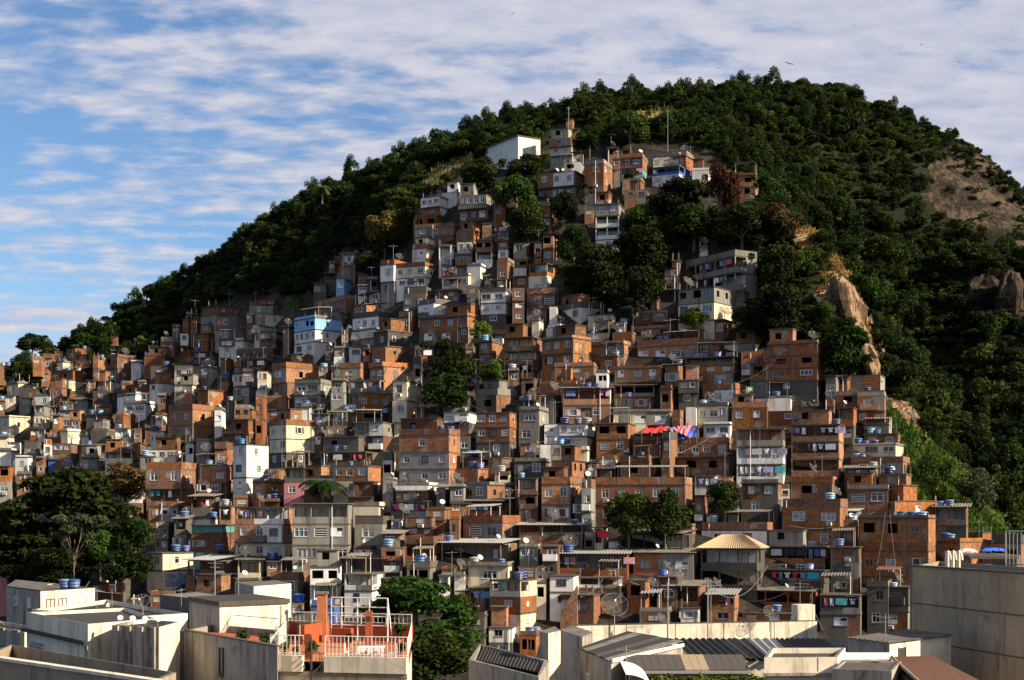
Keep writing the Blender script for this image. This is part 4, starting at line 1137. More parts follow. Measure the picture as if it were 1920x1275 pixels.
# ------------------------------------------------------------------ single trees (photo x, crown top y, crown foot y, width, kind, label)
TREES = [
 (235,868,945,120,'olive','round olive-brown tree crown rising behind the big layered tree'),
 (125,880,1092,285,'layered','huge dark layered tree spreading over the houses at the foot of the hill'),
 (30,930,1060,130,'dense','dark bushy tree joined to the western side of the big layered tree'),
 (140,962,1095,125,'branchy','thin grey-leaved tree with bare limbs in front of the big layered tree'),
 (188,990,1065,62,'bright','yellow-green bushy tree between the bare-limbed tree and the low grey house'),
 (100,1040,1110,110,'dense','dark shrubby tree below the bare-limbed tree above the white low house'),
 (778,1082,1250,240,'layered','large dark spreading tree above the red roof terrace'),
 (800,1180,1300,190,'dense','lower dark crown of leaves behind the pergola frame'),
 (1180,925,1025,92,'tree','leafy green tree west one of the pair in front of the long brick house'),
 (1248,920,1028,100,'tree','leafy green tree east one of the pair in front of the long brick house'),
 (842,636,745,112,'tree','round dark green tree standing among brick houses mid slope'),
 (835,700,785,96,'tree','lower dark crown joined below the round dark tree mid slope'),
 (925,675,722,58,'bright','small bright leafy tree east of the round dark tree'),
 (902,600,645,46,'bright','small bright tree below the white house with blackened parapet'),
 (606,882,945,90,'palm','feathery date palm between cement houses'),
 (1358,900,972,62,'dense','dark shaded bushy tree west of the white three-tier house'),  # a palm made as a dense tree, its shade put into darker leaves
 (328,815,845,52,'tree','small dark tree below the projecting brick parapet house'),
 (560,548,592,52,'banana','clump of banana plants above the sky-blue house'),
 (905,295,372,86,'tree','broad leafy tree below the white windowless block'),
 (992,288,345,84,'tree','dark leafy tree at the corner of the white windowless block'),
 (968,325,412,88,'bright','tall light-speckled tree between the two upper house clusters'),
 (990,385,462,76,'dense','dense dark tree below the light-speckled tree'),
 (1105,235,290,56,'tree','tree beside the highest unfinished brick room'),
 (1182,205,280,72,'bright','tall airy tree behind the hilltop brick houses'),
 (1098,345,395,48,'branchy','bare-stemmed tree in front of the hilltop brick wing'),
 (1062,362,430,64,'dense','dark tree below the hilltop brick wing'),
 (1075,420,500,70,'dense','dark tree on the slope west of the arcaded white house'),
 (1182,320,345,32,'tree','small round tree on a hilltop terrace between brick houses'),
 (1352,312,410,76,'brown','reddish-brown tree in front of the easternmost hilltop brick house'),
 (1275,332,420,130,'dense','dark spreading tree below the blue-balcony house'),
 (1205,385,440,96,'bright','bright green tree next to the arcaded white house'),
 (1300,385,462,110,'dense','dark tree in the middle of the wooded slope above the bare grey house'),
 (1205,420,520,120,'dense','dark tree uphill west of the bare grey house'),
 (1130,455,560,120,'dense','large dark tree west of the wooded slope next to brick houses'),
 (1195,500,595,110,'dense','large dark tree at the foot of the wooded slope'),
 (1390,385,470,110,'tree','dark tree directly behind the bare grey house'),
 (1455,385,455,80,'brown','rusty brown shrubby tree near the rubble heap'),
 (1440,330,400,66,'tree','tree with yellow hanging fronds beside the easternmost hilltop house'),
 (1455,460,560,80,'tree','leafy tree touching the east wall of the bare grey house'),
 (1412,570,642,84,'dense','dark bushy tree below the bare grey house'),
 (1462,540,645,130,'dense','wide dark tree above the sunlit brick block'),
 (1585,608,712,108,'glossy','glossy dark tree between the sunlit brick block and the rock spur'),
 (1300,578,618,66,'tree','low green bush below the grey terrace block'),
 (1188,562,610,60,'branchy','thin leafless-looking tree above the wire-dish ridge house'),
 (1500,470,530,66,'tree','scrubby tree on the crest of the spur'),
 (1540,565,620,60,'dense','dark scrub below the red earth of the spur'),
 (722,400,470,84,'olive','olive tree standing at the forest edge above the cross-barred cream house'),
 (745,350,400,90,'bright','bright forest-edge tree west of the upper white houses'),
 (690,470,520,60,'tree','forest-edge tree above the dark brick corner house'),
 (1840,870,960,90,'grey','feathery grey-green shrub on the steep bank edge'),
 (1185,148,178,26,'sparse','lone sparse tree sticking out of the ridge line'),
 (604,340,372,34,'palm','small palm silhouetted on the western ridge line'),
 (60,625,665,60,'tree','dark tree at the far western end of the ridge'),
 (1640,445,505,90,'tree','dark tree in the gully east of the dry grass'),
 (232,1030,1105,100,'dense','dark bush between the big layered tree and the mural house'),
 (60,1062,1110,80,'tree','dark bush beside the pink wall at the tree foot'),
 (252,965,1050,90,'dense','dark bush on the eastern flank of the big layered tree'),
 (1700,640,720,80,'dense','dark tree deep in the gully east of the rock spur'),
 (870,1115,1200,60,'tree','leafy outer limb tree east of the dark spreading tree'),
]
def limb_set(rs, n, L, spread):
    return [(0.0, 0.0, 0.25+0.5*rs.rand(), math.cos(a)*spread*(0.5+0.5*rs.rand()), math.sin(a)*spread*(0.5+0.5*rs.rand()), 1.0+L*(rs.rand()-0.3)) for a in np.arange(n)*6.28/n+rs.rand(n)]
_TP = {}
def tree_meshes(kind, var):
    if (kind, var) in _TP: return _TP[(kind, var)]
    rs = np.random.RandomState(hash(kind) % 1 + sum(map(ord, kind))*7+var); t = MB(); leaf = 'tree_leaf'; bark = 'bark'
    if kind == 'layered':
        lobes = []
        for i in range(72):
            z = rs.rand(); rr = math.sqrt(max(0.05, 1-z*z))*1.0; a = rs.rand()*6.28; q = rr*(0.45+0.5*rs.rand())
            lobes.append((q*math.cos(a)*0.85, q*math.sin(a)*0.85, 0.06+z*1.7, 0.2+0.16*rs.rand(), 0.2+0.16*rs.rand(), 0.09+0.06*rs.rand()))
        v = leaves(rs, 16000, lobes, 0.056, 1.8, 0.9, (0.5, 1.05)); rad = 0.07
    elif kind in ('branchy', 'sparse'):
        lobes = crown_lobes(rs, 9, 0.9, 0.75, (0.16, 0.26)); lobes = [(a, b, c+1.15, d, e, f*0.7) for a, b, c, d, e, f in lobes]
        v = leaves(rs, 2400 if kind == 'branchy' else 260, lobes, 0.06, 1.7, 0.4, (0.3, 1.1)); rad = 0.022; leaf = 'grey_leaf' if kind == 'branchy' else 'forest_leaf'; bark = 'bark'
        for l in lobes: t.tube((0, 0, 0.45+0.3*rs.rand()), l[:3], 0.016, 0.006, bark, 5)
    elif kind == 'palm':
        v = []
        for i in range(26):
            a = rs.rand()*6.28; up = 0.15+0.9*rs.rand(); pts = []
            for k in range(9):
                s = k/8; r = s*0.95; pts.append(np.array([math.cos(a)*r, math.sin(a)*r, 1.15+up*s*0.9-1.25*s*s*(0.55+0.4*rs.rand()*0+0.25)]))
            sd = np.array([-math.sin(a), math.cos(a), 0])
            for p, q in zip(pts[:-1], pts[1:]):
                for m_ in (0.0, 0.5):
                    b = p+(q-p)*m_; ln = 0.26*(1-abs((np.linalg.norm(b[:2]))-0.5)*0.9)
                    for sg in (1, -1):
                        e = b+sd*sg*ln+(q-p)*0.5+np.array([0, 0, -0.12]); w = (q-p)*0.22; v += [b-w, b+w, e+w*0.3, e-w*0.3]
        v = np.array(v); rad = 0.09; leaf = 'tree_leaf' if var else 'bright_leaf'
    elif kind == 'banana':
        v = []
        for i in range(34):
            a = rs.rand()*6.28; bx, by = rs.randn()*0.35, rs.randn()*0.35; hgt = 1.0+rs.rand()*0.9; d = np.array([math.cos(a), math.sin(a), 0]); sd = np.array([-math.sin(a), math.cos(a), 0])*0.09; o = np.array([bx, by, 0.2+0.3*rs.rand()])
            p0 = o; p1 = o+d*0.2+np.array([0, 0, hgt*0.6]); p2 = o+d*0.55+np.array([0, 0, hgt*0.62])
            v += [p0-sd*.3, p0+sd*.3, p1+sd, p1-sd, p1-sd, p1+sd, p2+sd*.2, p2-sd*.2]
        v = np.array(v); rad = 0.06; leaf = 'bright_leaf'
    else:
        n = dict(dense=11, tree=9, bright=9, olive=10, brown=9, grey=8, glossy=10)[kind]
        lobes = []
        for i in range(n+5):
            q = rs.randn(3); q /= np.linalg.norm(q); q *= 0.66*(0.35+0.65*rs.rand()**0.4); rr = 0.26+0.17*rs.rand()
            lobes.append((q[0], q[1], 1.02+q[2]*0.95, rr, rr, rr*0.85))
        lobes += [(rs.uniform(-.8, .8), rs.uniform(-.8, .8), 1+rs.uniform(-.5, .8), .16, .16, .12) for _ in range(8)]
        v = leaves(rs, 5200 if kind != 'grey' else 2200, lobes, 0.070 if kind != 'glossy' else 0.095, 1.8, 0.4, (0.5, 1.12)); rad = 0.06
        leaf = dict(dense='forest_leaf', tree='tree_leaf', bright='bright_leaf', olive='olive_leaf', brown='brown_leaf', grey='grey_leaf', glossy='tree_leaf')[kind]
        for l in lobes[:n]: t.tube((0, 0, 0.5), l[:3], 0.035, 0.012, bark, 5)
    t.tube((0, 0, -0.6), (0.03, 0.02, 0.5), rad, rad*0.75, bark, 8); t.tube((0.03, 0.02, 0.5), (0, 0, 1.15), rad*0.75, rad*0.45, bark, 8)
    _TP[(kind, var)] = (quads('crown', v, len(v)//4, leaf), t.mesh('trunk')); return _TP[(kind, var)]
def plant_trees():
    rng = random.Random(3)
    for i, (x, y0, y1, w, kind, lab) in enumerate(TREES):
        Y = (ray(x, min(y1, 1195)) or 230)
        if kind == 'layered': Y -= 6 if x < 400 else 18
        elif x < 300 and y1 > 1000: Y -= {'branchy': 17, 'bright': 15, 'dense': 13, 'olive': -4}.get(kind, 4)
        elif 690 < x < 900 and y1 > 1240: Y -= 30
        else: Y -= 1.0
        s = Y/F; p = P(x, y1, Y); cr, tr = tree_meshes(kind, i % 3 if kind not in ('layered',) else 0)
        r = link('palm_tree' if kind == 'palm' else 'banana_plant' if kind == 'banana' else 'tree', None, None, p, rng.random()*6.28)
        k = 0.92
        r.scale = (w*s*0.5/k, w*s*0.5/k, (y1-y0)*s*0.5/k)
        link('crown', cr, r); link('trunk', tr, r)
        tag(r, lab, 'palm' if kind == 'palm' else 'plant' if kind == 'banana' else 'tree')
# ------------------------------------------------------------------ roof-top things
rng0 = random.Random(4)
def tank_proto(mat, lidm):
    t = link('water_tank', None)
    b = MB(); b.lathe([(0, 0), (0.44, 0), (0.47, 0.18), (0.49, 0.19), (0.49, 0.25), (0.48, 0.26), (0.52, 0.46), (0.54, 0.47), (0.54, 0.53), (0.53, 0.54), (0.56, 0.72), (0.585, 0.73), (0.585, 0.78)], mat, 16)
    l = MB(); l.lathe([(0.60, 0.775), (0.605, 0.82), (0.5, 0.88), (0.2, 0.93), (0, 0.94)], lidm, 16)
    b.build('tank_body', t, True); l.build('lid', t, True); return t
TANKS = [('blue', tank_proto('blue_plastic', 'blue_plastic')), ('pale blue', tank_proto('pale_blue_plastic', 'pale_blue_plastic')), ('navy', tank_proto('navy_plastic', 'blue_plastic')), ('grey', tank_proto('grey_tank', 'grey_tank')), ('two-tone blue', tank_proto('pale_blue_plastic', 'blue_plastic'))]
def dish_proto(r, mesh=True):
    t = link('satellite_dish', None); n = 14 if mesh else 12
    ms = MB(); h = 0.7*r+0.5; ms.tube((0, 0, -0.6), (0, 0, h), 0.035, 0.035, 'grey_metal', 6); ms.build('mast', t)
    c = Vector((0, -0.1, h+0.2*r)); ax = Vector((0.35, -0.72, 0.60)).normalized(); u = ax.cross(Vector((0, 0, 1))).normalized(); w = ax.cross(u)
    pt = lambda q, a: c+ax*(0.32*r*q*q)+(u*math.cos(a)+w*math.sin(a))*(r*q)
    b = MB(); m = 'wire_mesh' if mesh else 'white_metal'; K = [0.08, 0.4, 0.7, 1.0]
    for i in range(n):
        a0, a1 = 2*math.pi*i/n, 2*math.pi*(i+1)/n
        for q0, q1 in zip(K[:-1], K[1:]): b.face([tuple(pt(q0, a0)), tuple(pt(q1, a0)), tuple(pt(q1, a1)), tuple(pt(q0, a1))], m)
    b.build('bowl', t, True)
    if mesh:
        f = MB()
        for i in range(n):
            a = 2*math.pi*i/n; f.path([pt(q, a) for q in (0.05, 0.5, 1.0)], 0.017, 'mesh_metal', 4); f.path([pt(1.0, a), pt(1.0, a+2*math.pi/n)], 0.02, 'mesh_metal', 4); f.path([pt(0.55, a), pt(0.55, a+2*math.pi/n)], 0.014, 'mesh_metal', 4)
        f.build('rib_frame', t)
    fa = MB(); e = c+ax*(0.75*r)
    for i in range(3): fa.tube(pt(0.95, 2.1*i), e, 0.014, 0.014, 'grey_metal', 4)
    fa.tube(e-ax*0.1, e+ax*0.12, 0.06, 0.06, 'white_metal', 6); fa.build('feed_arm', t); return t
DISHES = [dish_proto(0.85), dish_proto(0.7), dish_proto(0.36, False)]
def ant_proto():
    t = link('tv_antenna', None); m = MB(); m.tube((0, 0, -.5), (0, 0, 3.2), 0.03, 0.025, 'grey_metal', 5); m.build('mast', t)
    b = MB(); b.tube((-0.9, 0, 2.9), (0.9, 0.2, 3.0), 0.02, 0.02, 'grey_metal', 4)
    for i in range(7): x = -0.85+i*0.28; b.tube((x, -0.35+i*.02, 2.9+i*0.014), (x, 0.35, 2.92+i*0.014), 0.014, 0.014, 'grey_metal', 4)
    b.build('boom', t); return t
ANT = ant_proto()
def house_name(H): return H['desc']
def on_roof(H, px, back=None):
    s = H['Y']/F; th = H['th']; dx = (px-(CX+F*H['c'].x/H['Y']))*s*math.cos(H['az']); W, d = H['W'], H['d']
    t = th-H['az']; ly = min(back if back else 1.1, d*0.5); lx = (dx-ly*math.sin(t))/max(0.3, math.cos(t))
    if lx > -0.6 and W > 1.2: lx = -0.6; ly = min(max(0.7, (dx-lx*math.cos(t))/max(0.2, math.sin(t))), d-0.7)
    lx = max(lx, -W+0.6)
    c = H['root'].location; ct, st = math.cos(-th), math.sin(-th)
    z = c.z+(H['top'] if H['info']['par'] or 'z' in H['opts'] else H['roof'])
    if H['info']['par']: z -= 0.25
    return Vector((c.x+lx*ct-ly*st, c.y+lx*st+ly*ct, z)), lx, ly
USED = {}
def put(proto, loc, rz, sc, label, cat, group):
    if id(proto) not in USED: o = proto; USED[id(proto)] = 1; o.location = loc; o.rotation_euler = (0, 0, rz); o.scale = (sc,)*3
    else: o = dup(proto, loc, rz, sc)
    return tag(o, label, cat, group)
# --- what each house is called, from its look and the landmark it stands by
LM = [(553,643,'the sky-blue house',600,640),(0,0,'the white windowless block',960,280),(0,0,'the big bare grey house',1350,500),(0,0,'the round dark tree',842,690),(0,0,'the paired leafy trees',1210,975),
 (0,0,'the palm',605,905),(0,0,'the big layered tree',130,960),(0,0,'the rough grey block',605,1010),(0,0,'the red tarpaulin',1270,810),(0,0,'the white three-tier house',1430,870),(0,0,'the clay-tiled hip roof',1375,1020),
 (0,0,'the massive brick house',1690,1040),(0,0,'the sunlit brick block',1492,690),(0,0,'the tall cream house',545,840),(0,0,'the slim white house',612,1105),(0,0,'the dark spreading tree',780,1170),(0,0,'the arcaded white house',1120,430),
 (0,0,'the blue-balcony house',1260,320),(0,0,'the mural',340,1090),(0,0,'the forest-edge house',167,665),(0,0,'the grassy bank',1720,880),(0,0,'the brick tower house',1040,930),(0,0,'the wall-dish grey house',800,880),
 (0,0,'the cross-barred cream house',785,515),(0,0,'the projecting brick parapet',355,790),(0,0,'the banana plants',560,572),(0,0,'the brick stair',1060,1110),(0,0,'the stacked verandas',1530,840),(0,0,'the seven-window brick house',845,620),(0,0,'the dish-topped long house',1260,650),(0,0,'the small mid-slope tree',330,835)]
CNT = {}
def where(cx, cy):
    n = min(LM, key=lambda l: ((l[3]-cx)/1.0)**2+((l[4]-cy)*1.3)**2); dx, dy = cx-n[3], cy-n[4]; q = math.hypot(dx, dy)
    if abs(dy) > 0.8*abs(dx): rel = ('just ' if q < 60 else 'well ' if q > 110 else '')+('above' if dy < 0 else 'below')
    else: rel = ('just ' if q < 60 else 'far ' if q > 110 else '')+('right of' if dx > 0 else 'left of')
    return rel, n[2]
NUM = ['', 'one', 'two', 'three', 'four', 'five', 'six', 'seven', 'eight', 'nine', 'ten', 'eleven', 'twelve', 'thirteen', 'fourteen']
SEEN = {}
def uniq(base, feats, tail, limit=16):
    """a wording no earlier thing carries: looks first, then the landmark it stands by"""
    import itertools
    for n in (2, 1, 3, 0):
        for c in itertools.combinations(feats, min(n, len(feats))):
            t = ' '.join(w for w in [base, 'with '+' and '.join(c) if c else '', tail] if w)
            if t not in SEEN and len(t.split()) <= limit: SEEN[t] = 1; return t
    return None
ORD = ['', 'second', 'third', 'fourth', 'fifth', 'sixth', 'seventh', 'eighth', 'ninth', 'tenth', 'eleventh', 'twelfth']
ON = {}
def label_houses():
    for H in sorted(HOUSES, key=lambda h: (h['yb'])):
        i = H['info']; lab = H['label']; kind = 'shack' if 'shack' in H else 'house'
        rel, lm = where(H['cx'], H['cy'])
        w = WORD[H['main']]; n = H['n']; sz = (H['xr']-H['xl'])
        size = 'narrow ' if H['W'] < 3.2 else 'wide ' if H['W'] > 8 else ''
        st = '' if n <= 1 else NUM[n]+'-storey '
        feats = []
        if 'z' in H['opts']: feats.append('sheet-metal roof')
        if H['parm'] and H['parm'] != H['main']: feats.append(WORD[H['parm']]+' parapet')
        if H['sec']: feats.append(WORD[H['sec']]+' lower floor')
        if i['ter']: feats.append('open veranda')
        if i['voids']: feats.append('unglazed openings')
        if not i['wins'] and not i['ter'] and not i['voids']: feats.append('no windows')
        elif i['wins']: feats.append('framed windows')
        if 'k' in H['opts']: feats.append(NUM[min(14, len(H['opts']['k']))]+' roof tanks')
        if 'd' in H['opts']: feats.append('a roof dish')
        if H['side'] != H['main']: feats.append(WORD[H['side']]+' sunny side')
        if not lab:
            lab = uniq(f"{size}{st}{w} {kind}", feats, f"{rel} {lm}")
        if not lab:
            for o in ORD[1:]:
                lab = uniq(f"{size}{st}{w} {kind}", feats, f"{o} one {rel.split()[-1] if rel.split()[-1] != 'of' else ' '.join(rel.split()[-2:])} {lm}", 16)
                if lab: break
        SEEN[lab] = 1; H['desc'] = lab; tag(H['root'], lab, kind, 'shacks squeezed between the houses' if kind == 'shack' else 'houses stacked up the hillside')
        H['short'] = f"{w} house {rel} {lm}"
        H['root'].name = 'shack' if kind == 'shack' else {'B': 'brick_house', 'b': 'brick_house', 'G': 'cement_house', 'D': 'cement_house'}.get(H['main'], 'painted_house')
def small(base, H):
    """label for something standing on house H"""
    k = ' '.join(f"{base} {H['short']}".split())
    for a, b in ((' just ', ' '), (' well ', ' '), (' far ', ' '), (' lidded ', ' '), (' hung on the veranda of ', ' hung on '), (' across the veranda of ', ' across '), (' the big bare ', ' the bare '), ('taut ', ''), (' dark brick ', ' brick '), (' grey cement ', ' cement '), (' on roof of ', ' on ')):
        if len(k.split()) > 14: k = k.replace(a, b)
    n = ON.get(k, 0); ON[k] = n+1
    return k if n == 0 else f"{ORD[min(n, 11)]} {k}"
EXTRA = random.Random(77)
def clutter():
    for H in HOUSES:
        if 'big' in H['opts']: continue
        ks = list(H['opts'].get('k', [])) if isinstance(H['opts'].get('k', []), list) else []
        ds = list(H['opts'].get('d', [])) if isinstance(H['opts'].get('d', []), list) else []
        an = list(H['opts'].get('a', [])) if isinstance(H['opts'].get('a', []), list) else []
        w = H['xr']-H['xl']
        if H['label'] is None or H['label'].find('wide') >= 0:
            if not ks and EXTRA.random() < 0.22: ks = [H['xl']+w*EXTRA.random()*0.8]
            if not ds and EXTRA.random() < 0.26: ds = [H['xl']+w*EXTRA.random()*0.8]
            if not an and EXTRA.random() < 0.13: an = [H['xl']+w*EXTRA.random()]
        for x in ks:
            loc, lx, ly = on_roof(H, x)
            ci = EXTRA.choices(range(5), [5, 2, 2, 1, 2])[0]
            put(TANKS[ci][1], loc, EXTRA.random()*6, EXTRA.uniform(0.72, 1.2), small(f"{TANKS[ci][0]} lidded water tank on roof of", H), 'water tank', 'water tanks on the house roofs')
        for x in ds:
            loc, lx, ly = on_roof(H, x, 1.7); k = EXTRA.choices(range(3), [4, 4, 3])[0]
            put(DISHES[k], loc, EXTRA.uniform(-0.9, 0.9), EXTRA.uniform(0.85, 1.15), small(["large wire-mesh dish on", "wire-mesh dish on", "small white dish on"][k]+" roof of", H), 'satellite dish', 'satellite dishes on the roofs')
        for x in an:
            loc, lx, ly = on_roof(H, x, 1.5); put(ANT, loc, EXTRA.uniform(-1, 1), EXTRA.uniform(.8, 1.2), small("thin mast antenna on roof of", H), 'antenna', 'television antennas on the roofs')
_GC = {}
def garment_mesh(kind, col, rng):
    k = (kind, col)
    if k in _GC: return _GC[k]
    out = dict(shirt=[(-.28,0),(-.42,-.12),(-.36,-.26),(-.24,-.18),(-.24,-.7),(.24,-.7),(.24,-.18),(.36,-.26),(.42,-.12),(.28,0),(.1,-.05),(-.1,-.05)], towel=[(-.3,0),(-.3,-.85),(.3,-.88),(.3,0)], trousers=[(-.22,0),(-.25,-.95),(-.07,-.95),(0,-.3),(.07,-.95),(.25,-.95),(.22,0)], sheet=[(-.7,0),(-.7,-.8),(-.2,-.86),(.3,-.8),(.7,-.84),(.7,0)])[kind]
    m = MB(); t = 0.02; ph = rng.random()*6
    fr = [(x, math.sin(x*7+ph+z*2)*0.05, z) for x, z in out]; bk = [(x, y+t, z) for x, y, z in fr]
    m.face(fr, col+'_cloth'); m.face(bk[::-1], col+'_cloth')
    for i in range(len(fr)):
        j = (i+1) % len(fr); m.face([fr[i], bk[i], bk[j], fr[j]], col+'_cloth')
    _GC[k] = m.mesh('garment'); return _GC[k]
def laundry():
    n = 0
    for root, W, par, ct, q, c in GARMENTS:
        rng = random.Random(int(q*1e6)); H = next(h for h in HOUSES if h['root'] is root)
        x = -W+0.4; z = par+(ct-par)*0.86
        lm = MB(); lm.tube((-W+0.1, -0.06, z), (-0.1, -0.06, z), 0.012, 0.012, 'grey_metal', 4)
        ln = lm.build('washing_line', None); ln.matrix_world = root.matrix_world.copy(); ln.location = root.location; ln.rotation_euler = root.rotation_euler
        tag(ln, small('taut washing line across the veranda of', H), 'washing line', 'washing lines across the verandas')
        while x < -0.5 and n < 230:
            kind = rng.choice(['shirt', 'shirt', 'towel', 'trousers', 'sheet']); col = rng.choice(['white', 'white', 'white', 'lilac', 'blue', 'pink', 'dark', 'teal', 'red'])
            w = dict(shirt=.45, towel=.35, trousers=.3, sheet=.75)[kind]
            if rng.random() < 0.75:
                o = link('garment', garment_mesh(kind, col, rng)); n += 1
                p = Vector((x+w, -0.08, z)); a = root.rotation_euler.z
                o.location = (root.location.x+p.x*math.cos(a)-p.y*math.sin(a), root.location.y+p.x*math.sin(a)+p.y*math.cos(a), root.location.z+p.z); o.rotation_euler = (0, 0, a)
                tag(o, small(f"{col} {kind} hung on the veranda of", H), 'laundry', 'laundry hung out on the verandas')
            x += w*2+0.1
for i, row in enumerate(parse(TABLE, 0)):
    house(*row[:7], 100+i, row[7])
def fill():
    """smaller houses in the gaps between the ones above"""
    cs = 5; cov = np.zeros((1300//cs, 1940//cs), bool)
    ys, xs = np.mgrid[0:1300//cs, 0:1940//cs]; Xc, Yc = xs*cs+2.0, ys*cs+2.0
    free = inpoly(Xc, Yc, SETTLE) & (Yc < 1130) & (Yc > 440)
    for H in HOUSES: cov |= (Xc > H['xl']-2) & (Xc < H['xr']+2) & (Yc > H['yt']-6) & (Yc < H['yb']+4)
    for t in TREES: cov |= ((Xc-t[0])/(t[3]*0.5))**2+((Yc-(t[1]+t[2])/2)/((t[2]-t[1])*0.5))**2 < 0.85
    free &= ~((Xc < 60) & (Yc > 1040)) & ~((Xc < 285) & (Yc > 1060)) & ~((Xc > 1660) & (Yc < 960))
    rng = random.Random(9); n = 0
    for r in range(cov.shape[0]):
        c = 0
        while c < cov.shape[1]:
            if cov[r, c] or not free[r, c]: c += 1; continue
            e = c
            while e < cov.shape[1] and not cov[r, e] and free[r, e] and (e-c)*cs < 110: e += 1
            L = (e-c)*cs; mid = (c+e)//2; b = r
            while b < cov.shape[0] and not cov[b, mid] and free[b, mid] and (b-r)*cs < 120: b += 1
            Hh = (b-r)*cs
            if L >= 13 and Hh >= 10 and n < FILL_MAX:
                Y = ray(mid*cs, r*cs+Hh) or 250; pm = F/Y
                w = min(L, rng.uniform(5.5, 9)*pm); h = min(Hh, rng.choice([1.2, 2.1, 2.4, 2.9])*2.8*pm)
                if L-w < 18: w = L
                if Hh-h < 12: h = Hh
                k = max(1, round(h/(2.8*pm)))
                tops = rng.choice(['Bp', 'bp', 'Dp', '', '', 'Bt', 'Dt', ''])
                m = rng.choices('BbGWCD', [40, 18, 14, 12, 10, 6])[0]
                ss = []
                for j in range(k):
                    if rng.random() < 0.25: m = rng.choices('BbGWCD', [40, 18, 14, 12, 10, 6])[0]
                    ss.append(m+str(max(1, round(w/pm/2.4)))+rng.choice(['', '', 'w', 'v']) if rng.random() < 0.85 else m+'t')
                if tops and (h > 1.3*2.8*pm or tops[1] != 't'): ss = [tops]+ss[:max(1, k-1 if tops[1] == 't' else k)]
                x0 = c*cs-2; xr = x0+w+3
                house(x0, x0+w*rng.uniform(.62, .8), xr, r*cs-2, r*cs+h+4, '/'.join(ss), {'z': True} if rng.random() < 0.18 else {}, 900+n)['shack'] = True  # generated infill house, added to close a gap
                cov[r:r+int(h/cs)+1, c:c+int(w/cs)+1] = True; n += 1
                c += int(w/cs)+1
            else: c = e+1
    print('fill', n)
FILL_MAX = 130
print('houses', len(HOUSES))
fill()
build_hill()
build_forest()
blades('grass', [GRASS, GRASS2], 5200, 0.55, 'grass_blade', 'bright green grass on the steep bank beside the brick houses')
blades('dry_grass', [DRY, DRY3, SPURG], 5400, 0.7, 'dry_grass_blade', 'golden dry grass on the crest of the rocky spur', 300)
blades('pale_grass', [DRY2, DRY4], 1100, 0.9, 'pale_grass_blade', 'pale dry grass in the clearings near the hilltop', 400)

plant_trees()
def wires():
    rng = random.Random(31); n = 0
    while n < 34:
        a, b = rng.sample(HOUSES, 2)
        if not (40 < abs(a['cx']-b['cx']) < 150 and abs(a['cy']-b['cy']) < 45) or 'big' in a['opts'] or 'big' in b['opts']: continue
        p, q = [Vector((h['root'].location.x-h['W']*.4*math.cos(h['th']), h['root'].location.y-.3, h['root'].location.z+h['top']-.2)) for h in (a, b)]; L = (q-p).length; m = MB(); sg = rng.uniform(.04, .11)
        m.path([p.lerp(q, k/10)-Vector((0, 0, L*sg*4*(k/10)*(1-k/10))) for k in range(11)], .022, rng.choice(['dark_metal', 'grey_metal']), 4); tag(m.build('cable'), small('slack cable strung from the roof of', a), 'cable', 'cables strung between the houses'); n += 1
label_houses()
wires()
laundry()
clutter()
# ------------------------------------------------------------------ the street buildings below the hill
GB = -25.0
simple('clay_tile', (0.055, 0.02, 0.012), 0.85, nv=.5); simple('brown_panel', (0.07, 0.06, 0.05), 0.7, nv=.4); simple('beige_panel', (0.32, 0.25, 0.15), 0.7)
simple('terracotta_brick', (0.36, 0.13, 0.055), 0.9); simple('white_sheet', (0.72, 0.71, 0.68), 0.6)
def G2(px, Y): return ((px-CX)/F*Y, Y)
def ZY(py, Y): return (HY-py)/F*Y
def prism(mb, plan, zt_, zb_, mat, roof=None, rim=0.0, rimw=0.22):
    """upright block over a plan polygon; with rim > 0 the flat roof lies that far below the wall tops"""
    n = len(plan); mats = mat if isinstance(mat, (list, tuple)) else [mat]*n
    for i in range(n):
        a, b = plan[i], plan[(i+1) % n]; mb.face([(*a, zb_), (*b, zb_), (*b, zt_), (*a, zt_)], mats[i % len(mats)])
    c = (sum(p[0] for p in plan)/n, sum(p[1] for p in plan)/n)
    if rim:
        inn = [(p[0]+(c[0]-p[0])*rimw/max(1, math.hypot(c[0]-p[0], c[1]-p[1]))*1.4, p[1]+(c[1]-p[1])*rimw/max(1, math.hypot(c[0]-p[0], c[1]-p[1]))*1.4) for p in plan]
        for i in range(n):
            j = (i+1) % n; mb.face([(*plan[i], zt_), (*plan[j], zt_), (*inn[j], zt_), (*inn[i], zt_)], 'concrete'); mb.face([(*inn[i], zt_), (*inn[j], zt_), (*inn[j], zt_-rim), (*inn[i], zt_-rim)], mats[i % len(mats)])
        mb.face([(*p, zt_-rim) for p in inn], roof or 'roof_felt')
    else: mb.face([(*p, zt_) for p in plan], roof or 'roof_felt')
class Frame:
    """local axes along a wall from plan point a to plan point b; z up"""
    def __init__(s, a, b): s.a = Vector((a[0], a[1], 0)); d = Vector((b[0]-a[0], b[1]-a[1], 0)); s.L = d.length; s.u = d/s.L; s.n = Vector((s.u.y, -s.u.x, 0)); s.rz = math.atan2(s.u.y, s.u.x)
    def p(s, u, z, out=0.0): q = s.a+s.u*u+s.n*out; return Vector((q.x, q.y, z))
    def box(s, mb, u0, u1, z0, z1, o0, o1, mat): mb.hexa([s.p(u0, z0, o1), s.p(u1, z0, o1), s.p(u1, z0, o0), s.p(u0, z0, o0), s.p(u0, z1, o1), s.p(u1, z1, o1), s.p(u1, z1, o0), s.p(u0, z1, o0)], mat)
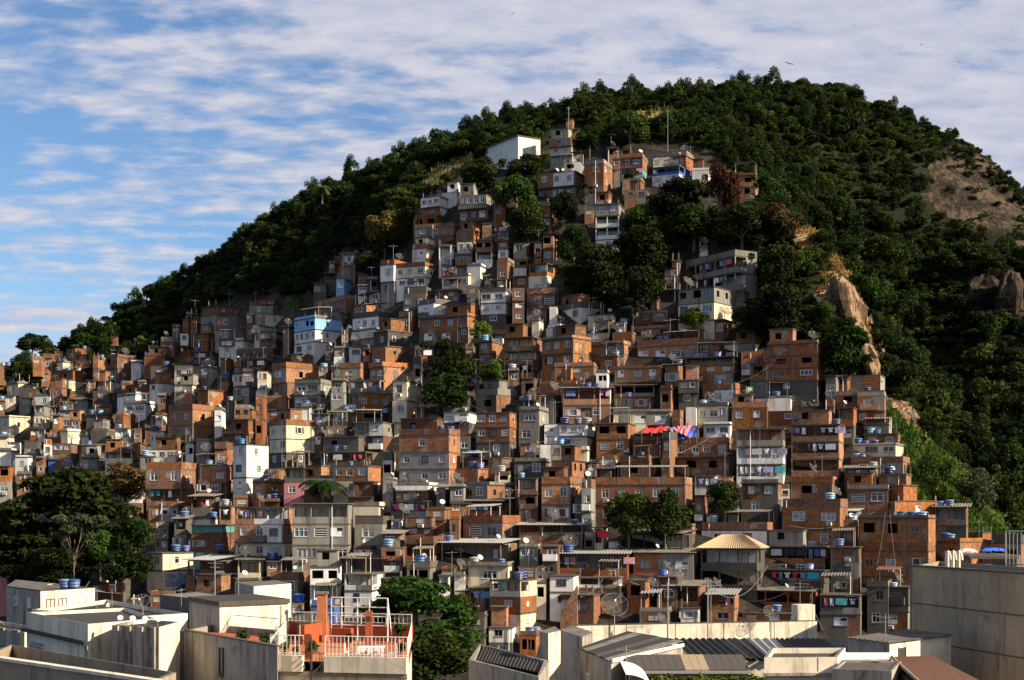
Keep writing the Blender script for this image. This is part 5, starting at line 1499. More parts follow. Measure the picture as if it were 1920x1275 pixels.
def block(name, label, cat, plan, zt_, mat, roof=None, rim=0.0, zb_=GB):
    c = plan[0]; r = thing(name, label, cat); mb = MB(); prism(mb, plan, zt_, zb_, mat, roof, rim); mb.build('wall', r); return r
RW = random.Random(21)
def wwin(root, fr, u, z, w, h): window(root, w, h, 'n', fr.p(u, z, 0.06), fr.rz, RW)
def railing(mb, a, b, z0, h, mat='white_metal', gap=0.22, r=0.017):
    f = Frame(a, b); n = max(2, int(f.L/gap))
    for i in range(n+1): mb.tube(f.p(f.L*i/n, z0), f.p(f.L*i/n, z0+h), r if i % 6 else r*2, None, mat, 4)
    mb.tube(f.p(0, z0+h), f.p(f.L, z0+h), r*1.7, None, mat, 5); mb.tube(f.p(0, z0+0.12), f.p(f.L, z0+0.12), r*1.3, None, mat, 5)
def street():
    # white building with a black flat roof and a caged window
    a, b, c, d = G2(50, 98.9), G2(165, 88), G2(290, 92.7), G2(235, 104); z = ZY(1170, 88)
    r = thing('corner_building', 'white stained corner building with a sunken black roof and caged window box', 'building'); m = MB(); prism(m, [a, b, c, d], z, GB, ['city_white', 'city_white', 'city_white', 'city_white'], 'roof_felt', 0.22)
    f = Frame(a, b); f.box(m, -0.2, f.L+0.2, z-1.25, z-1.05, 0.0, 0.3, 'black_mould'); f.box(m, f.L-0.5, f.L, GB, z-1.25, 0.0, 0.06, 'city_grey'); m.build('wall', r)
    cg = MB(); u0 = f.L*0.30; f.box(cg, u0-1.2, u0+1.2, z-3.4, z-2.4, 0.02, 0.7, 'dark_metal'); cg.build('window_box', r)
    cg = MB()
    for i in range(9): q = u0-1.2+2.4*i/8; cg.tube(f.p(q, z-2.4, 0.66), f.p(q, z-1.7, 0.4), 0.025, None, 'dark_metal', 4)
    cg.build('window_grille', r); wwin(r, f, u0, z-2.9, 1.8, 1.2)
    # grey ribbed block with four small dishes
    a, b, c, d = G2(210, 87.6), G2(298, 86), G2(337, 90.5), G2(262, 93); z = ZY(1176, 86)
    r = thing('ribbed_building', 'grey ribbed concrete stair block with four small dishes along its edge', 'building'); m = MB(); prism(m, [a, b, c, d], z, GB, ['city_grey', 'city_white', 'city_grey', 'city_grey'], 'roof_felt', 0.2); f = Frame(a, b)  # sunlight on the right side of the grey block painted in as white
    for i in range(4): f.box(m, f.L*(0.04+0.26*i), f.L*(0.04+0.26*i)+0.42, GB, z-0.02, 0.0, 0.16, 'city_grey')
    m.build('wall', r)
    for i in range(4):
        p = f.p(f.L*(0.12+0.26*i), z, -0.3); put(DISHES[2], p, 0.2*i-.3, 0.5, ['first', 'second', 'third', 'last'][i]+' white dish from the west on the ribbed grey block', 'satellite dish', 'dishes on the ribbed grey block')
    # tall blank grey side wall
    a, b, c, d = G2(345, 91.7), G2(520, 80), G2(523, 92), G2(400, 97); z = ZY(1213, 80)
    r = thing('grey_side_building', 'tall blank grey wall with one slit window and black streaks', 'building'); m = MB(); f = Frame(a, b); prism(m, [a, b, c, d], z, GB, 'city_grey', 'terracotta_paint', 0.4)
    f.box(m, 0, f.L, z, z+0.07, -0.3, 0.05, 'slab_edge'); f.box(m, -1.4, 0.0, GB, z-0.1, -0.6, -0.2, 'dark_cement'); m.build('wall', r); wwin(r, f, f.L*0.44, z-2.2, 0.6, 1.6)
    mr = MB(); railing(mr, d, c, z-0.4, 1.1); mr.build('railing', r)
    # cream rooftop box
    a, b, c, d = G2(355, 101), G2(412, 95), G2(540, 98.5), G2(470, 105); z = ZY(1137, 95)
    r = thing('cream_roof_box', 'cream sunlit rooftop tower with a dark overhanging slab and a thin pipe', 'building'); m = MB(); prism(m, [a, b, c, d], z, GB, ['city_grey', 'city_white', 'city_grey', 'city_grey'], 'roof_felt'); m.build('wall', r)  # one cream box: shade coloured grey on the left, sunlit face white
    m = MB(); q = [(p[0]+(p[0]-(b[0]+d[0])/2)*0.04, p[1]+(p[1]-(b[1]+d[1])/2)*0.04) for p in (a, b, c, d)]; prism(m, q, z+0.3, z+0.005, 'slab_edge', 'roof_felt'); m.build('roof', r)
    m = MB(); p = Frame(b, c).p(4.6, z-1.8, 0.08); m.tube(p, p+Vector((0, 0, 1.7)), 0.03, None, 'grey_metal', 5); m.build('drain_pipe', r)
    a, b, c, d = G2(440, 121), G2(476, 113), G2(546, 118), G2(520, 124)
    r = block('white_party_wall_building', 'bright white blank wall rising behind the cream rooftop tower', 'building', [a, b, c, d], ZY(1094, 118), ['city_grey', 'city_white', 'city_white', 'city_grey'], 'fibre_cement')  # white building with the shade on its left faces coloured in grey
    a, b, c, d = G2(300, 122), G2(420, 112), G2(478, 115), G2(370, 126)
    r = block('flat_roof_building', 'grey low building with pale flat roof west of the bright white blank wall', 'building', [a, b, c, d], ZY(1128, 112), ['dark_cement', 'city_beige', 'city_grey', 'city_grey'], 'fibre_cement')
    # grey low roofs behind the corner building
    a, b, c, d = G2(60, 119), G2(222, 109), G2(352, 114), G2(200, 133); z = ZY(1153, 112)
    r = block('low_hall', 'low hall with dull grey roof sheets and white kerbs behind the corner building', 'building', [a, b, c, d], z, 'city_white', 'dark_fibre_cement', 0.35)
    for x, Y, s in ((268, 113, 1.0), (205, 121, .6)):
        p = Vector((*G2(x, Y), z-0.3)); put(DISHES[1] if s > .9 and x > 250 else DISHES[2], p, -0.7, s, 'grey mesh dish standing on the low hall roof' if x > 250 else 'small white dish standing on the low hall roof', 'satellite dish', None)
    for x, Y, lab in ((182, 116, 'spiky roof antenna at the west end of the low hall'), (210, 113, 'spiky roof antenna in the middle of the low hall'), (340, 117, 'spiky roof antenna at the east end of the low hall')):
        put(ANT, Vector((*G2(x, Y), z-0.6)), RW.random()*3, 0.75, lab, 'antenna', None)
    cm = MB(); p = Vector((*G2(251, 128), z-0.3)); cm.box(p.x-.05, p.x+.05, p.y-.05, p.y+.05, p.z, p.z+1.0, 'city_white'); cm.box(p.x-.22, p.x+.22, p.y-.045, p.y+.045, p.z+.6, p.z+.7, 'city_white'); tag(cm.build('cross'), 'small white cross on the roof behind the low hall', 'cross')
    a, b, c, d = G2(12, 152), G2(76, 143), G2(178, 150), G2(100, 161); z = ZY(1109, 143); r = thing('white_low_house', 'white low house with grey sheet roof and four windows below the big layered tree', 'house'); m = MB(); prism(m, [a, b, c, d], z, GB, ['city_grey', 'city_white', 'city_white', 'city_grey'], 'fibre_cement', .15); m.build('wall', r)  # shade put into the wall colour: grey left faces, white sunlit ones
    m = MB(); mid = G2(92, 152); m.hexa([(*a, z+.05), (*b, z+.05), (*mid, z+.35), (*G2(30, 160), z+.35), (*a, z+.13), (*b, z+.13), (*mid, z+.43), (*G2(30, 160), z+.43)], 'fibre_cement'); m.build('roof', r); f = Frame(b, c)
    for i in range(4): wwin(r, f, f.L*(.17+.22*i), z-1.75, 1.1, 1.0)
    f = Frame(a, b)
    for i in range(2): wwin(r, f, f.L*(.3+.4*i), z-1.75, .8, 1.0)
    for i, x in enumerate((122, 139)): put(TANKS[0][1], Vector((*G2(x, 151), z-.1)), i, 1.05, ['western', 'eastern'][i]+' blue tank of the pair on the white low house', 'water tank', 'tanks on the white low house')
    # bottom-left beige wall
    a, b, c, d = G2(-40, 71), G2(285, 60), G2(330, 64), G2(20, 78); z = ZY(1236, 70)
    r = thing('beige_parapet_building', 'beige roof parapet sloping across the lower western corner', 'building'); m = MB(); prism(m, [a, b, c, d], z, GB, 'city_beige', 'dark_fibre_cement', .8); f = Frame(a, b); f.box(m, -.2, f.L+.2, z, z+0.14, -0.35, 0.1, 'city_white'); m.build('wall', r)
    a, b, c, d = G2(-30, 112), G2(46, 106), G2(80, 110), G2(0, 118)
    r = block('stained_terrace_building', 'stained white terrace building at the western edge with two dark windows', 'building', [a, b, c, d], ZY(1186, 106), ['city_grey', 'city_white'], 'dark_fibre_cement', 0.3); f = Frame(a, b)
    for u in (0.45, 0.8): wwin(r, f, f.L*u, ZY(1215, 106), 1.2, 1.2)
    # ---------------- roof-terrace house
    a, b, c, d = G2(508, 84.5), G2(764, 82.8), G2(772, 97), G2(540, 100); z = ZY(1229, 84)
    r = thing('terrace_house', 'cream house with a terracotta roof terrace and white railings', 'building'); f = Frame(a, b); m = MB(); prism(m, [a, b, c, d], z-0.9, GB, 'city_white', 'terracotta_paint')
    f.box(m, 0, 1.95, z-0.9, z, -0.25, 0.28, 'city_white'); f.box(m, 3.25, f.L, z-0.9, z, -0.25, 0.28, 'city_white'); f.box(m, 0, f.L, z-1.15, z-0.905, 0.0, 0.12, 'city_beige')
    for u in (0.5, 5.4): f.box(m, u-0.1, u+1.6, z-2.0, z-1.78, 0.0, 0.1, 'terracotta_brick')
    m.build('wall', r)
    m = MB(); m.face([(*a, z-0.35), (*b, z-0.35), (*c, z-0.35), (*d, z-0.35)], 'terracotta_brick'); g = Frame(d, c); g.box(m, 0, g.L, z-0.35, z+0.75, -0.2, 0.0, 'terracotta_paint')
    g.box(m, 3.0, 3.3, z-.35, z+0.9, 0.3, 4.0, 'terracotta_paint'); g.box(m, 4.2, 5.6, z-.35, z+.6, 1.6, 2.0, 'terracotta_paint'); f.box(m, 1.35, 1.75, z-.35, z+1.05, -2.2, -1.8, 'terracotta_paint'); m.build('deck', r)
    for u in (0.75, 6.2): wwin(r, f, u, z-3.3, 1.4, 1.2)
    m = MB(); railing(m, f.p(0, 0, .05)[:2], f.p(1.95, 0, .05)[:2], z, 1.12); m.build('railing', r)
    m = MB(); railing(m, f.p(3.25, 0, .05)[:2], f.p(f.L, 0, .05)[:2], z, 1.12); m.build('railing', r)
    m = MB(); railing(m, b, c, z-.1, 1.0); m.build('railing', r); m = MB(); railing(m, a, d, z-.1, 1.0, gap=0.3); m.build('railing', r); m = MB(); railing(m, d, c, z+.75, 0.7, gap=0.3); m.build('railing', r)
    m = MB(); q = g.p(3.15, 0, 1.2); m.box(q.x-.3, q.x+.3, q.y-.3, q.y+.3, z-.35, z+2.75, 'terracotta_brick'); m.box(q.x-.38, q.x+.38, q.y-.38, q.y+.38, z+2.75, z+2.9, 'concrete'); m.build('brick_chimney', r)
    m = MB(); q = f.p(4.35, 0, -4.5); m.box(q.x-.2, q.x+.2, q.y-.2, q.y+.2, z-.35, z+2.25, 'terracotta_paint'); m.box(q.x-.13, q.x+.13, q.y-.21, q.y-.19, z+1.65, z+1.95, 'dark_metal'); m.build('grill_chimney', r)
    m = MB(); u0, u1 = g.L*0.38, g.L*0.83
    for i, u in enumerate((u0, u0+0.75, u0+1.9, u0+2.75, u1)): m.tube(g.p(u, z-.3, .4), g.p(u, z+2.5, .4), 0.05, None, 'white_metal', 6)
    for h in (0.7, 1.3, 1.9, 2.5): m.tube(g.p(u0, z+h, .4), g.p(u1, z+h, .4), 0.04, None, 'white_metal', 5)
    m.tube(g.p(u1, z+2.5, .4), g.p(u1+0.7, z-.3, 1.2), 0.03, None, 'white_metal', 5); m.build('pergola_frame', r)
    m = MB(); q = f.p(2.6, 0, 0.55)       # spiral stair
    m.tube((q.x, q.y, z-4.2), (q.x, q.y, z+1.1), 0.06, None, 'dark_metal', 6); pts = []
    for i in range(22):
        t = i*0.42; zz = z-4.0+i*0.19; e = Vector((q.x+0.62*math.cos(t), q.y+0.62*math.sin(t), zz)); e2 = Vector((q.x+0.62*math.cos(t+.36), q.y+0.62*math.sin(t+.36), zz))
        m.face([(q.x, q.y, zz), tuple(e), tuple(e2)], 'dark_metal'); m.tube(e, e+Vector((0, 0, .9)), 0.018, None, 'dark_metal', 4); pts.append(e+Vector((0, 0, .9)))
    m.path(pts, 0.022, 'dark_metal', 4); m.build('spiral_stair', r)
    m = MB(); q = f.p(4.2, z-1.75, 0.15); m.box(q.x-.1, q.x+.1, q.y-.25, q.y+.05, q.z-.15, q.z+.2, 'dark_metal'); m.tube(q, q+Vector((0, .2, .3)), .03, None, 'dark_metal', 5); m.build('wall_lamp', r)
    # things standing on the terrace
    t = thing('table', 'garden table under a rumpled white cloth on the red roof terrace', 'table'); q = f.p(5.4, 0, -1.7); m = MB()
    for sx in (-.6, .6):
        for sy in (-.35, .35): m.tube((q.x+sx, q.y+sy, z-.35), (q.x+sx, q.y+sy, z+.37), .03, None, 'white_metal', 5)
    m.build('leg', t); m = MB(); m.box(q.x-.75, q.x+.75, q.y-.5, q.y+.5, z+.37, z+.42, 'white_sheet')
    for i in range(8): x = q.x-.75+i*.19; m.box(x, x+.17, q.y-.53-.02*(i % 2), q.y-.502, z+.05+.08*(i % 3), z+.42, 'white_sheet')
    m.build('table_top', t)
    for i, (u, o) in enumerate(((4.1, -1.5), (6.7, -1.6))):
        t = thing('chair', ['white plastic chair west of the cloth covered terrace table', 'white plastic chair east of the cloth covered terrace table'][i], 'chair'); q = f.p(u, 0, o); m = MB()
        for sx in (-.2, .2):
            for sy in (-.2, .2): m.tube((q.x+sx, q.y+sy, z-.35), (q.x+sx*.9, q.y+sy*.9, z+.08), .022, None, 'white_metal', 4)
        m.build('leg', t); m = MB(); m.box(q.x-.23, q.x+.23, q.y-.23, q.y+.23, z+.08, z+.12, 'white_metal'); m.build('seat', t); m = MB(); sx = -.24 if i == 0 else .2; m.box(q.x+sx, q.x+sx+.04, q.y-.22, q.y+.22, z+.12, z+.6, 'white_metal'); m.build('backrest', t)
    rs = np.random.RandomState(4); names = ['potted palm by the west railing of the red terrace', 'second potted palm by the grey side wall', 'potted fern beside the terrace stair gap', 'leafy pot below the grill chimney', 'low pot plant under the terrace table end', 'potted shrub behind the east railing', 'green pot bush outside the pergola frame', 'row-end pot plant by the east terrace corner', 'spiky pot plant by the west terrace corner', 'small pot plant beneath the west railing']
    spots = [(455, 88, -1, .9), (495, 86, -1, .9), (586, 85.5, 0, .75), (655, 93, 0, .6), (700, 86, 0, .5), (690, 95, 0, .7), (748, 96, 0.3, 1.0), (752, 86, 0, .6), (535, 87, 0, .55), (555, 85.6, 0, .45)]
    for (px, Y, dz, s), nm in zip(spots, names):
        x, y = G2(px, Y); zz = z-.35+(0.3 if dz == -1 else 0); t = thing('pot_plant', nm, 'plant', (x, y, zz)); m = MB(); m.lathe([(0, 0), (.16, 0), (.22, .3), (.19, .3), (0, .27)], 'terracotta_brick', 10); m.build('pot', t)
        v = leaves(rs, 110, [(0, 0, .3+.5*s, .38*s, .38*s, .45*s)], 0.10*s+.05, 3.2, .6, (.2, 1.1)); link('foliage', quads('foliage', v, len(v)//4, 'bright_leaf' if rs.rand() < .6 else 'tree_leaf'), t)
    # shed with a corrugated roof, left of the terrace
    a, b, c, d = G2(538, 103), G2(562, 99), G2(616, 101), G2(600, 109); z = ZY(1172, 99)
    r = block('shed', 'little cream shed with a dark ribbed roof behind the terrace', 'shed', [a, b, c, d], z, ['city_grey', 'city_white'], 'roof_felt'); m = MB(); corrugated(m, (*a, z+.15), (*b, z+.05), (*c, z+.05), (*d, z+.5), 'dark_fibre_cement', .3, .05); m.build('roof', r)  # cream shed whose shaded front is coloured grey beside the lit white
    # ---------------- right-hand cluster
    a, b, c, d = G2(879, 84.5), G2(1010, 75.5), G2(1030, 84), G2(900, 95); z = ZY(1237, 84.5)
    r = block('sloping_wall_building', 'beige wall with a dark ribbed roof sunk behind its sloping top', 'building', [a, b, c, d], z, 'city_grey', 'roof_felt', .5); m = MB()
    corrugated(m, (*G2(893, 86.5), z-.2), (*G2(1012, 79.5), z-.2), (*G2(1024, 85), z-.12), (*G2(905, 94), z-.12), 'dark_fibre_cement', .4, .06); m.build('roof', r)
    a, b, c, d = G2(1012, 88), G2(1028, 86.5), G2(1051, 88.5), G2(1040, 92)
    block('pillar_building', 'bare concrete pillar block with a sunlit eastern face', 'building', [a, b, c, d], ZY(1186, 87), ['city_grey', 'city_white', 'city_grey', 'city_grey'], 'concrete')  # sun and shade set by wall colour: white right face, grey others
    a, b, c, d = G2(1050, 99), G2(1092, 93), G2(1112, 97), G2(1075, 103)
    block('dark_stained_wall_building', 'dark stained concrete wall next to the pillar block', 'building', [a, b, c, d], ZY(1181, 99), 'city_grey', 'concrete')
    a, b = G2(1081, 109), G2(1532, 114); f = Frame(a, b); m = MB(); z = ZY(1173, 109); f.box(m, 0, f.L, GB, z, -.3, 0, 'city_white'); f.box(m, -.03, f.L+.03, z, z+.06, -.33, .03, 'slab_edge')
    for i in range(1, 5): f.box(m, f.L*i/5, f.L*i/5+.06, z-2.5, z-.02, 0, .02, 'city_grey')
    r = thing('long_wall', 'long cream sunlit wall dividing the brick houses from the dark street roofs', 'wall'); m.build('wall', r); m = MB(); f.box(m, f.L-1.65, f.L-.2, z+.06, z+1.25, -1.0, .06, 'city_white'); m.build('end_pier', r)
    # gabled felt roof
    A_, B_, C_, D_ = G2(1175, 100), G2(1279, 92), G2(1146, 82), G2(1088, 90); z = ZY(1242, 82)
    r = thing('felt_roof_building', 'grey block under a patched weathered felt roof with a white edge', 'building'); m = MB(); prism(m, [D_, C_, B_, A_], z, GB, ['city_grey', 'city_grey', 'city_white', 'city_grey'], 'roof_felt'); f = Frame(D_, C_); m.build('wall', r); wwin(r, f, f.L*.3, z-2.2, 1.0, 1.0)
    m = MB(); lx = lambda s, t: tuple((Vector(D_)*(1-s)+Vector(C_)*s)*(1-t)+(Vector(A_)*(1-s)+Vector(B_)*s)*t)
    for i in range(7):
        s0, s1 = i/7, (i+1)/7-.006; mt = ['dark_fibre_cement', 'fibre_cement', 'dark_fibre_cement', 'dark_fibre_cement', 'brown_panel', 'dark_fibre_cement', 'fibre_cement'][i]; zz = z+.1+.02*(i % 2)
        m.hexa([(*lx(s0, -.03), zz), (*lx(s1, -.03), zz), (*lx(s1, 1.02), zz+.2), (*lx(s0, 1.02), zz+.2), (*lx(s0, -.03), zz+.04), (*lx(s1, -.03), zz+.04), (*lx(s1, 1.02), zz+.24), (*lx(s0, 1.02), zz+.24)], mt)
    e0, e1 = Frame(C_, B_), None; e0.box(m, -.1, e0.L, z+.0, z+.2, .02, .14, 'white_sheet'); m.build('roof', r)
    # long ribbed roof
    z = ZY(1233, 88); zb = ZY(1197, 101); r = thing('ribbed_roof_hall', 'hall under a long black corrugated roof with pale light panels', 'building')
    m = MB(); prism(m, [G2(1300, 88.5), G2(1668, 88.5), G2(1572, 101), G2(1280, 101)], z-.25, GB, 'city_white', 'roof_felt'); m.build('wall', r)
    def strip(n0, n1, f0, f1, mt): m = MB(); corrugated(m, (*G2(n0, 88), z), (*G2(n1, 88), z), (*G2(f1, 101), zb), (*G2(f0, 101), zb), mt, .42, .07); m.build('roof_sheet', r)
    strip(1300, 1395, 1262, 1350, 'dark_fibre_cement'); strip(1395, 1415, 1350, 1368, 'fibre_cement'); strip(1415, 1436, 1368, 1396, 'dark_fibre_cement'); strip(1436, 1487, 1396, 1452, 'grey_metal'); strip(1487, 1610, 1452, 1538, 'dark_fibre_cement'); strip(1610, 1662, 1538, 1575, 'fibre_cement')
    # panel roof
    r = thing('panel_roof_building', 'low building with a brown seamed panel roof and three beige panels', 'building'); z = ZY(1257, 78); zb = ZY(1229, 85); m = MB(); prism(m, [G2(1182, 78.5), G2(1404, 78.5), G2(1392, 85), G2(1176, 85)], z-.12, GB, 'city_beige', 'roof_felt'); m.build('wall', r)
    m = MB(); n = 15
    for i in range(n):
        p0, p1 = 1180+226*i/n, 1180+226*(i+1)/n-.6; q0, q1 = 1172+220*i/n, 1172+220*(i+1)/n-.6; mt = 'beige_panel' if 7 <= i <= 9 else 'brown_panel'
        m.hexa([(*G2(p0, 78), z), (*G2(p1, 78), z), (*G2(q1, 85), zb), (*G2(q0, 85), zb), (*G2(p0, 78), z+.06), (*G2(p1, 78), z+.06), (*G2(q1, 85), zb+.06), (*G2(q0, 85), zb+.06)], mt)
    m.build('roof', r); m = MB(); m.box(*[G2(1180, 77.9)[0], G2(1408, 77.9)[0]], 77.75, 77.95, z-.15, z-.01, 'grey_metal'); m.build('gutter', r)
    # white canopy
    r = thing('canopy', 'white bulging plastic canopy at the foot of the patched felt roof', 'canopy'); m = MB(); n = 14
    for i in range(n):
        a0, a1 = math.pi*.5*i/n, math.pi*.5*(i+1)/n; x0, x1 = [G2(1168, 72)[0]+1.35*math.sin(a) for a in (a0, a1)]; z0, z1 = [ZY(1284, 72)+.95*math.cos(a) for a in (a0, a1)]
        m.face([(x0, 70, z0-.25), (x1, 70, z1-.25), (x1, 74, z1), (x0, 74, z0)], 'white_sheet')
    m.build('cover', r, True); m = MB(); x = G2(1190, 72)[0]
    for sx in (-.66, .66): m.tube((x+sx, 71, GB), (x+sx, 71, ZY(1290, 72)), .05, None, 'grey_metal', 5)
    m.build('post', r)
    # white parapets
    a, b, c, d = G2(1433, 78), G2(1570, 78.3), G2(1585, 84), G2(1445, 84); z = ZY(1233, 78); r = thing('white_parapet_building', 'white sunlit parapet building with a black ledge line', 'building'); m = MB(); prism(m, [a, b, c, d], z, GB, 'city_white', 'roof_felt', .3); f = Frame(a, b); f.box(m, -.05, f.L+.05, z-.95, z-.8, 0, .2, 'city_grey'); f.box(m, f.L*.73, f.L*.73+.05, z-.75, z-.02, 0, .02, 'city_grey'); m.build('wall', r)
    a, b, c, d = G2(1570, 80), G2(1668, 80), G2(1680, 84), G2(1580, 84); block('white_kerb_wall', 'narrow white roof kerb between the white parapet and the clay roof', 'wall', [a, b, c, d], ZY(1236, 80), 'city_white', 'white_sheet')
    a, b, c, d = G2(1560, 74), G2(1672, 73), G2(1690, 78), G2(1580, 78.5); block('brown_leanto', 'brown lean-to with a stained grey roof edge beside the clay roof', 'shed', [a, b, c, d], ZY(1254, 74), 'city_grey', 'brown_panel', .1)
    # cream room with door
    a, b, c, d = G2(1590, 88.6), G2(1668, 85), G2(1783, 90), G2(1700, 94); z = ZY(1206, 85); r = thing('cream_room', 'cream rooftop room with a grey sheet roof and one black doorway', 'building'); m = MB(); prism(m, [a, b, c, d], z, GB, ['city_grey', 'city_white', 'city_white', 'city_grey'], 'roof_felt')  # cream walls turned from the sun are coloured grey for shade
    f = Frame(b, c); m.build('wall', r); m = MB(); f.box(m, 1.0, 1.68, z-1.75, z-.35, .004, .02, 'black_mould'); f.box(m, .94, 1.0, z-1.75, z-.3, .004, .06, 'rust'); f.box(m, 1.68, 1.74, z-1.75, z-.3, .004, .06, 'rust'); m.build('door', r)
    m = MB(); cc = ((b[0]+d[0])/2, (b[1]+d[1])/2); q = [(p[0]+(p[0]-cc[0])*.06, p[1]+(p[1]-cc[1])*.06) for p in (a, b, c, d)]; corrugated(m, (*q[0], z+.06), (*q[1], z+.06), (*q[2], z+.1), (*q[3], z+.1), 'fibre_cement', .4, .03); m.build('roof', r)
    # clay roof
    r = thing('clay_roof_house', 'house with a dark red clay-tiled roof running down to the frame edge', 'house'); p = [G2(1672, 81), G2(1746, 82), G2(1842, 71), G2(1740, 66)]; zz = [ZY(1233, 81), ZY(1231, 82), ZY(1280, 71), ZY(1296, 66)]
    m = MB(); prism(m, [p[3], p[2], p[1], p[0]], zz[3]-.35, GB, 'old_brick', 'roof_felt'); m.build('wall', r); m = MB(); corrugated(m, (*p[0], zz[0]), (*p[3], zz[3]), (*p[2], zz[2]), (*p[1], zz[1]), 'clay_tile', .28, .06, .05)
    f = Frame(p[0], p[3]); m.build('roof', r); m = MB(); m.tube((*p[0], zz[0]+.04), (*p[3], zz[3]+.04), .08, None, 'city_beige', 6); m.build('ridge', r)
    rs = np.random.RandomState(14); lob = [(*G2(1222+i*18, 75), ZY(1284, 75), .5, .5, .42+.1*rs.rand()) for i in range(12)]; v = leaves(rs, 1500, lob, .16, 2, .5, (.3, 1.1)); o = link('hedge', None); link('foliage', quads('foliage', v, len(v)//4, 'bright_leaf'), o); m = MB()
    for l in lob: m.tube((l[0], l[1], GB), (l[0], l[1], l[2]), .05, .03, 'bark', 5)
    m.build('stem', o); tag(o, 'green hedge tops below the brown seamed panel roof', 'hedge')
    # big blank wall
    a, b, c, d = G2(1707, 100), G2(1945, 85.0), G2(1990, 94), G2(1760, 112); z = ZY(1062, 100); r = thing('big_blank_building', 'huge blank grey-beige party wall with black drip stains', 'building'); m = MB(); prism(m, [a, b, c, d], z, GB, 'city_beige', 'roof_felt', .3); f = Frame(a, b)
    f.box(m, -.05, f.L+.05, z, z+.12, -.3, .08, 'slab_edge')
    for k in (1, 2, 3): f.box(m, 0, f.L, z-2.45*k, z-2.45*k+.07, 0, .03, 'slab_edge')
    f.box(m, f.L*.52, f.L*.54, GB, z-2.5, 0, .02, 'city_beige'); f.box(m, 0, .15, GB, z-.02, 0, .03, 'concrete'); m.build('wall', r)
    for x, Y, lab in ((1776, 101, 'first'), (1786, 101, 'second'), (1797, 101, 'third')):
        q = G2(x, Y); m = MB(); zz = z
        for i in range(6): t0, t1 = math.pi*.5*i/6, math.pi*.5*(i+1)/6; m.tube((q[0]+.2*math.sin(t0), q[1], zz+.3+.55*math.cos(t0)+.1), (q[0]+.2*math.sin(t1), q[1], zz+.3+.55*math.cos(t1)+.1), .14, None, 'city_white', 8)
        m.tube((q[0], q[1], zz-.1), (q[0], q[1], zz+1.0), .15, None, 'city_white', 8); tag(m.build('vent_pipe'), f'{lab} curved cream vent pipe from the west on top of the blank wall', 'pipe', 'vent pipes on the blank wall')
    m = MB(); f2 = Frame(G2(1886, 96), G2(1945, 92)); railing(m, G2(1886, 96), G2(1945, 92), z+.2, 2.2, 'grey_metal', .5, .03); tag(m.build('railing'), 'grey metal fence frame standing on top of the blank wall', 'railing')
street()
